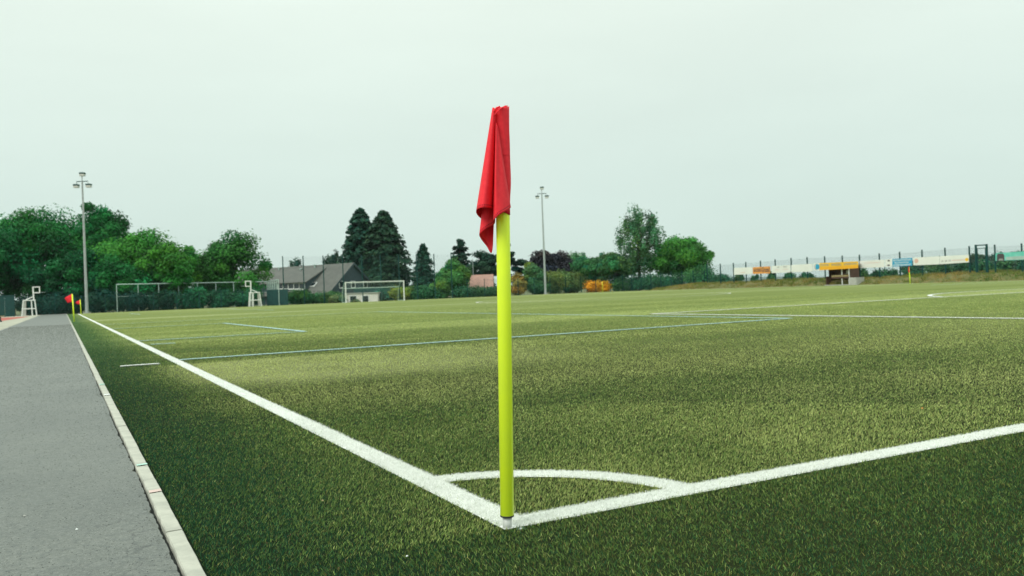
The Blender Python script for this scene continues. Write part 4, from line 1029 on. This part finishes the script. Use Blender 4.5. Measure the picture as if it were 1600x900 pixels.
# ------------------------------------------------------------------ goal
def goal():
    xl, xr = at_y(541, 473, L_)[0], at_y(632, 470, L_)[0]; Wg = xr-xl; H = 2.44
    o = empty('football_goal', (xl, L_+.06, 0), label='white football goal with net at the far end', cat='goal')
    MB().box((-.06,-.06,-.02),(.06,.06,H+.06)).build('post', 'white', o); MB().box((Wg-.06,-.06,-.02),(Wg+.06,.06,H+.06)).build('post', 'white', o)
    MB().box((.062,-.06,H-.06),(Wg-.062,.06,H+.058)).build('crossbar', 'white', o)
    MB().tube((.12,1.55,1.72),(Wg-.12,1.55,1.72),.045,k=8).build('rear_bar', 'lwire', o)
    for x in (.0, Wg): 
        b = MB(); pts = [(x,.06,H-.02),(x+(.1 if x == 0 else -.1),.9,H-.15),(x+(.12 if x == 0 else -.12),1.55,1.72),(x+(.1 if x == 0 else -.1),2.0,.03),(x,.06,.02)]
        for p, q in zip(pts, pts[1:]): b.tube(p, q, .03, k=6)
        b.build('net_bracket', 'lwire', o)
    n = MB()
    def rod(p, q, r=.003):
        k = len(n.v); p, q = Vector(p), Vector(q); d = (q-p).normalized(); a = d.orthogonal().normalized(); c = d.cross(a)
        for s in (p, q):
            for t in (0, 2.094, 4.189): n.v.append(tuple(s+a*math.cos(t)*r+c*math.sin(t)*r))
        for i in range(3): n.f.append((k+i, k+(i+1) % 3, k+3+(i+1) % 3, k+3+i))
    prof_ = [(.06,H-.03),(.9,H-.15),(1.55,1.72),(1.8,.85),(2.0,.03)]
    for i in range(int(Wg/.14)+1):
        for p, q in zip(prof_, prof_[1:]): rod((i*.14,*p), (i*.14,*q))
    for p, q in zip(prof_, prof_[1:]):
        for k in range(6): t = k/6; y, z = p[0]+(q[0]-p[0])*t, p[1]+(q[1]-p[1])*t; rod((.02,y,z),(Wg-.02,y,z)); rod((0,.06,z),(0,y,z)); rod((Wg,.06,z),(Wg,y,z))
    tag(n.build('net', 'lwire', o), kind='stuff')
goal()

# ------------------------------------------------------------------ basketball stands
def hoop(px, base_py, flip, label):
    b0 = at_y(px, base_py, 100.2); o = empty('basketball_stand', (b0[0], b0[1], 0), label=label, cat='basketball hoop', group='basketball stands behind the pitch')
    s = -1 if flip else 1       # +1: basket reaches to the right in the photo
    def B(a, b_):
        a, b_ = list(a), list(b_); a[0] *= s; b_[0] *= s
        lo = [min(p, q) for p, q in zip(a, b_)]; hi = [max(p, q) for p, q in zip(a, b_)]; return MB().box(lo, hi)
    def T(p, q, r): return MB().tube((p[0]*s,p[1],p[2]), (q[0]*s,q[1],q[2]), r, k=6)
    for (x0, x1) in ((-.75,-.56), (.62,.48), (.22,.17)):
        for y in (-.35, .35): T((x0,y,-.02),(x1,y*.8,1.62),.055).build('leg', 'white', o)
    for z, xa, xb in ((.72,-.67,.56),(1.62,-.6,.56)):
        for y in (-.33,.33): T((xa,y,z),(xb,y,z),.05).build('rail', 'white', o)
    MB().poly([(-.72*s,-.36,.02),(-.35*s,-.36,.02),(-.30*s,-.30,1.6),(-.56*s,-.30,1.6)]).build('side_panel', 'grey', o)
    T((.40,0,1.55),(.36,0,3.02),.075).build('upright', 'white', o)
    T((-.35,0,1.68),(.36,0,2.0),.05).build('brace', 'white', o)
    fr_ = empty('backboard_frame', (0,0,0)); fr_.parent = o
    for a, b_ in (((.30,-.06,2.95),(1.02,.0,3.06)), ((.30,-.06,2.34),(1.02,0,2.45)), ((.30,-.061,2.452),(.41,.001,2.948)), ((.91,-.061,2.452),(1.02,.001,2.948))): B(a, b_).build('frame_bar', 'white', fr_)
    r_ = MB(); k = 16
    for i in range(k):
        t0, t1 = 6.2832*i/k, 6.2832*(i+1)/k; r_.tube(((1.28+.23*math.cos(t0))*s,-.03+.23*math.sin(t0),2.42), ((1.28+.23*math.cos(t1))*s,-.03+.23*math.sin(t1),2.42), .014, k=5, cap=False)
    r_.build('rim', 'lwire', o)
hoop(47, 494, False, 'white basketball stand with hoop facing right, far left')
hoop(398, 480.5, True, 'white basketball stand with hoop facing left, beside the green screen')

# ------------------------------------------------------------------ houses
def house_slate():
    D = 124.; al = R(47)
    c0 = at_d(515, 456, D)                     # near foot of the gable
    view = math.atan2(c0[0]-CAM[0], c0[1]-CAM[1])
    tc_ = np.array([-math.sin(view), -math.cos(view)]); rt = np.array([math.cos(view), -math.sin(view)])
    n = math.cos(al)*tc_+math.sin(al)*(-rt)*-1     # gable faces towards the camera and right
    n = n/np.linalg.norm(n); rz = math.atan2(n[1], n[0])
    o = empty('slate_house', (c0[0], c0[1], 0), rz, label='house with grey roof, slate gable and white windows behind the goal', cat='house')
    # local: +x out of the gable, +y to the right along the gable seen from outside (gable width), house runs to -x
    def local(px, py, Dd=None, xloc=None, yloc=None):
        d = ray(px, py); p0 = CAM-np.array([c0[0], c0[1], 0]); ca, sa = math.cos(rz), math.sin(rz)
        to = lambda v: np.array([v[0]*ca+v[1]*sa, -v[0]*sa+v[1]*ca, v[2]])
        p, v = to(p0), to(d)
        t = (xloc-p[0])/v[0] if xloc is not None else (yloc-p[1])/v[1]
        return p+v*t
    ze = local(515, 456, xloc=0)[2]; ap = local(551, 412, xloc=0); zr = ap[2]; yr = ap[1]; Wd = 2*yr; Lh = 24.
    ov = .35; sl = (zr-ze)/yr
    walls = MB()
    walls.poly([(0,0,-1),(0,Wd,-1),(0,Wd,ze),(0,yr,zr),(0,0,ze)])
    walls.poly([(-Lh,Wd,-1),(-Lh,0,-1),(-Lh,0,ze),(-Lh,yr,zr),(-Lh,Wd,ze)])
    walls.poly([(-Lh,0,-1),(0,0,-1),(0,0,ze),(-Lh,0,ze)]); walls.poly([(0,Wd,-1),(-Lh,Wd,-1),(-Lh,Wd,ze),(0,Wd,ze)])
    walls.build('wall', 'slate', o)
    rf = MB()
    def slab(pts, th=.16):
        a = [Vector(p) for p in pts]; nn = (a[1]-a[0]).cross(a[2]-a[0]).normalized()
        if nn.z < 0: nn = -nn
        rf.poly(a); bb = [p+nn*th for p in a]; rf.poly(bb[::-1])
        for i in range(len(a)): j = (i+1) % len(a); rf.poly([a[i], a[j], bb[j], bb[i]])
    slab([(-Lh-ov,-ov*1.5,ze-sl*ov*1.5+.02),(ov,-ov*1.5,ze-sl*ov*1.5+.02),(ov,yr,zr+.02),(-Lh-ov,yr,zr+.02)])
    slab([(-Lh-ov,yr,zr+.02),(ov,yr,zr+.02),(ov,Wd+ov*1.5,ze-sl*ov*1.5+.02),(-Lh-ov,Wd+ov*1.5,ze-sl*ov*1.5+.02)])
    roof = rf.build('roof', 'roof', o)
    bar = MB()
    for y0, y1, z0, z1 in ((-ov*1.5,yr,ze-sl*ov*1.5,zr),(yr,Wd+ov*1.5,zr,ze-sl*ov*1.5)):
        bar.poly([(ov+.02,y0,z0-.16),(ov+.02,y1,z1-.16),(ov+.02,y1,z1+.2),(ov+.02,y0,z0+.2)])
    bar.build('barge_board', 'slate', roof).modifiers.new('s','SOLIDIFY').thickness = .03
    # shed dormer on the camera-side slope, far half
    dt = local(506, 423, yloc=yr*.55); 
    yd = .22; xd = local(478, 441, yloc=yd)[0]; zd = local(470, 441, yloc=yd)[2]; zb_ = local(470, 451.5, yloc=yd)[2]
    xe = -Lh+.5
    ytop = yr*.90; ztop = ze+sl*ytop+.2
    dm = MB()
    dm.poly([(xe,yd-.35,zd),(xd+.3,yd-.35,zd),(xd+.3,ytop,ztop),(xe,ytop,ztop)])
    dr = dm.build('dormer_roof', 'roof', o); dr.modifiers.new('s','SOLIDIFY').thickness = .14
    ch = MB(); ch.poly([(xd,yd,ze+sl*yd),(xd,yd,zd-.02),(xd,ytop,ztop-.05)]); ch.poly([(xe,yd,ze+sl*yd-.2),(xd,yd,ze+sl*yd-.2),(xd,yd,zd-.02),(xe,yd,zd-.02)])
    ch.build('dormer_wall', 'slate', o)
    def window(x, y, z, w_, h2, axis, parent=o):
        f = MB(); t = .12
        def bb(u0, u1, z0, z1, d0, d1):
            if axis == 'x': f.box((x+d0,y+u0,z+z0),(x+d1,y+u1,z+z1))
            else: f.box((x+u0,y-d1,z+z0),(x+u1,y-d0,z+z1))
        bb(-w_/2-t,-w_/2,-h2/2-t,h2/2+t,.01,.08); bb(w_/2,w_/2+t,-h2/2-t,h2/2+t,.01,.08); bb(-w_/2,w_/2,-h2/2-t*1.6,-h2/2,.01,.10); bb(-w_/2,w_/2,h2/2,h2/2+t*.8,.01,.08)
        wo = f.build('window', 'white', parent)
        f = MB(); bb(-w_/2,w_/2,-h2/2,h2/2,.005,.03); f.build('pane', 'glass', wo)
    for px in (438.5, 446.5, 455, 463.5, 472):
        q = local(px, 447, yloc=yd); window(q[0], yd, q[2], 1.0, .75, 'y')
    for px in (533, 551.5, 570.5):
        q = local(px, 444.5, xloc=0); window(0, q[1], q[2], .75, .85, 'x')
    # skylight and vents on the roof slope
    def on_slope(px, py, lo=0., hi=1.):
        best = None
        for i in range(400):
            y = -.4+(yr+.4)*i/400; q = local(px, py, yloc=y)
            e_ = abs(q[2]-(ze+sl*y+.2))
            if best is None or e_ < best[0]: best = (e_, q, y)
        return best[1]
    q = on_slope(490, 445); sk = MB()
    nn = Vector((0,-sl,1)).normalized(); uu = Vector((0,1,sl)).normalized(); c_ = Vector(q)+nn*.1
    for s_, m_, nm, off in ((.46,'white','skylight',0), (.34,'glass','pane',.06)):
        b = MB(); P4 = [c_+nn*off+Vector((sx*s_,0,0))+uu*(sy*s_*1.1) for sx, sy in ((-1,-1),(1,-1),(1,1),(-1,1))]
        lo4 = [p-nn*.12 for p in P4]; b.poly(P4)
        for i in range(4): b.poly([lo4[i], lo4[(i+1)%4], P4[(i+1)%4], P4[i]])
        ob = b.build(nm, m_, o if nm == 'skylight' else ob)
    for px, py in ((436,422),(470,424),(492,418)):
        q = on_slope(px, py); MB().tube((q[0],q[1],q[2]-.2),(q[0],q[1],q[2]+.35),.13,k=8).tube((q[0],q[1],q[2]+.351),(q[0],q[1],q[2]+.46),.24,.20,k=8).build('roof_vent', 'lwire', roof)
    return o
house_slate()
def extension():
    a, b_ = at_d(540, horizon(540), 116), at_d(590, horizon(590), 116)
    rz = math.atan2(b_[1]-a[1], b_[0]-a[0]); L = math.hypot(b_[0]-a[0], b_[1]-a[1]); H = height(565, 458.5, 116)
    o = empty('white_outbuilding', (a[0], a[1], 0), rz, label='low white outbuilding with two windows seen through the goal', cat='building')
    MB().box((0,0,-1),(L,5,H)).build('wall', 'render', o)
    MB().box((-.15,-.15,H+.002),(L+.15,5.15,H+.12)).build('roof', 'grey', o)
    MB().box((-2.6,.6,-1),(-.003,5,H-.1)).build('side_wing', 'render', o)
    for s, w_, z0, z1 in ((.235,.42,-.1,.72),(.62,.40,-.6,.70)):
        f = MB(); x = L*s; zc = H-1.05; 
        f.box((x-w_-.1,-.07,zc+z0-.12),(x-w_,-.003,zc+z1+.1)).box((x+w_,-.07,zc+z0-.12),(x+w_+.1,-.003,zc+z1+.1)).box((x-w_,-.09,zc+z0-.12),(x+w_,-.003,zc+z0)).box((x-w_,-.07,zc+z1),(x+w_,-.003,zc+z1+.1))
        wo = f.build('window', 'white', o); MB().box((x-w_,-.03,zc+z0),(x+w_,-.002,zc+z1)).build('pane', 'glass', wo)
    # green panel standing on its parapet side
    o2 = empty('teal_screen', (a[0], a[1], 0), rz, label='dark teal screen above the white outbuilding behind the goal', cat='screen')
    MB().box((.1,5.4,-.5),(L-.1,5.5,H+.75)).build('panel', 'panel', o2)
extension()
def house_red():
    D = 128.; p0, p1 = at_d(722, 431, D), at_d(768, 431, D); a = at_d(722, 448, D-3)
    rz = math.atan2(p1[1]-p0[1], p1[0]-p0[0]); L = math.hypot(p1[0]-p0[0], p1[1]-p0[1]); zr = p0[2]; ze = 1.0
    o = empty('red_roofed_house', (p0[0], p0[1], 0), rz, label='house with pale red roof left of the front corner post', cat='house')
    dep = 3.4
    w_ = MB(); w_.poly([(0,-dep,-1),(0,dep,-1),(0,dep,ze),(0,0,zr-.1),(0,-dep,ze)]); w_.poly([(L,-dep,-1),(L,dep,-1),(L,dep,ze),(L,0,zr-.1),(L,-dep,ze)])
    w_.poly([(0,-dep,-1),(L,-dep,-1),(L,-dep,ze),(0,-dep,ze)]); w_.poly([(0,dep,-1),(L,dep,-1),(L,dep,ze),(0,dep,ze)]); w_.build('wall', 'render', o)
    for s in (-1, 1):
        r_ = MB().poly([(-.3,s*(dep+.4),ze-.2),(L+.3,s*(dep+.4),ze-.2),(L+.3,0,zr),(-.3,0,zr)]).build('roof', 'redroof', o); r_.modifiers.new('s','SOLIDIFY').thickness = .1
    MB().box((.3,-.35,zr-.6),(1.0,.35,zr+.75)).build('chimney', 'grey', o)
    MB().tube((1.7,0,zr-.2),(1.7,0,zr+2.6),.04,k=6).build('antenna', 'steel', o)
house_red()

# ------------------------------------------------------------------ benches at the left edge, litter on the ground
def bench(px, py, Y, label, mtop):
    q = at_y(px, py, Y); o = empty('bench', (q[0], q[1], 0), label=label, cat='bench', group='low benches at the left edge'); H = q[2]
    for i in range(3): MB().box((-1.9,-.22+i*.15,H-.06),(0,-.09+i*.15,H)).build('slat', mtop, o)
    for x in (-1.6,-.25): MB().box((x-.06,-.2,-.03),(x+.06,.2,H-.062)).build('leg', 'black', o)
bench(6.5, 493.2, 62, 'tan slatted bench at the left photo edge, farther one', 'tan')
bench(3.0, 501.0, 46, 'dark bench end at the left photo edge, nearer one', 'black')
def scrap(name, px, py, z, size, mname, label, cat, seed):
    d = ray(px, py); t = (z-CAM[2])/d[2]; q = CAM+d*t; r = random.Random(seed); b = MB(); k = 7
    ring = [(math.cos(6.2832*i/k)*size*r.uniform(.6,1), math.sin(6.2832*i/k)*size*r.uniform(.35,.7)) for i in range(k)]
    top = [(x*.6, y*.6, size*r.uniform(.25,.45)) for x, y in ring]
    b.poly(top)
    for i in range(k): j = (i+1) % k; b.poly([(*ring[i],0),(*ring[j],0),top[j],top[i]])
    tag(b.build(name, mname, None, False, tuple(q), r.uniform(0,3)), label, cat)
scrap('pebble', 120, 827, -.003, .011, 'white', 'small white pebble on the asphalt path', 'pebble', 1)
scrap('pebble', 38, 806, -.003, .007, 'grey', 'small grey pebble near the left edge of the path', 'pebble', 2)
scrap('leaf', 1441, 638, -.002, .012, 'orange', 'tiny orange leaf lying on the turf near the right edge', 'leaf', 3)
scrap('leaf', 504, 782, -.004, .009, 'tan', 'tiny tan leaf on the turf left of the corner post', 'leaf', 4)
scrap('leaf', 636, 869, -.002, .007, 'white', 'tiny pale scrap on the turf at the bottom', 'leaf', 5)

# ------------------------------------------------------------------ thin air
hm = bpy.data.materials.new('haze'); hm.use_nodes = True; t = hm.node_tree; t.nodes.clear()
ho = t.nodes.new('ShaderNodeOutputMaterial'); hv = t.nodes.new('ShaderNodeVolumePrincipled')
hv.inputs['Color'].default_value = (.80, .93, .95, 1); hv.inputs['Density'].default_value = .0001; hv.inputs['Anisotropy'].default_value = .0
t.links.new(hv.outputs[0], ho.inputs['Volume'])
tag(MB().box((-6100,-6100,-1.2),(6100,6100,75)).build('haze', hm), 'thin pale haze over the far hills', 'haze', kind='stuff')
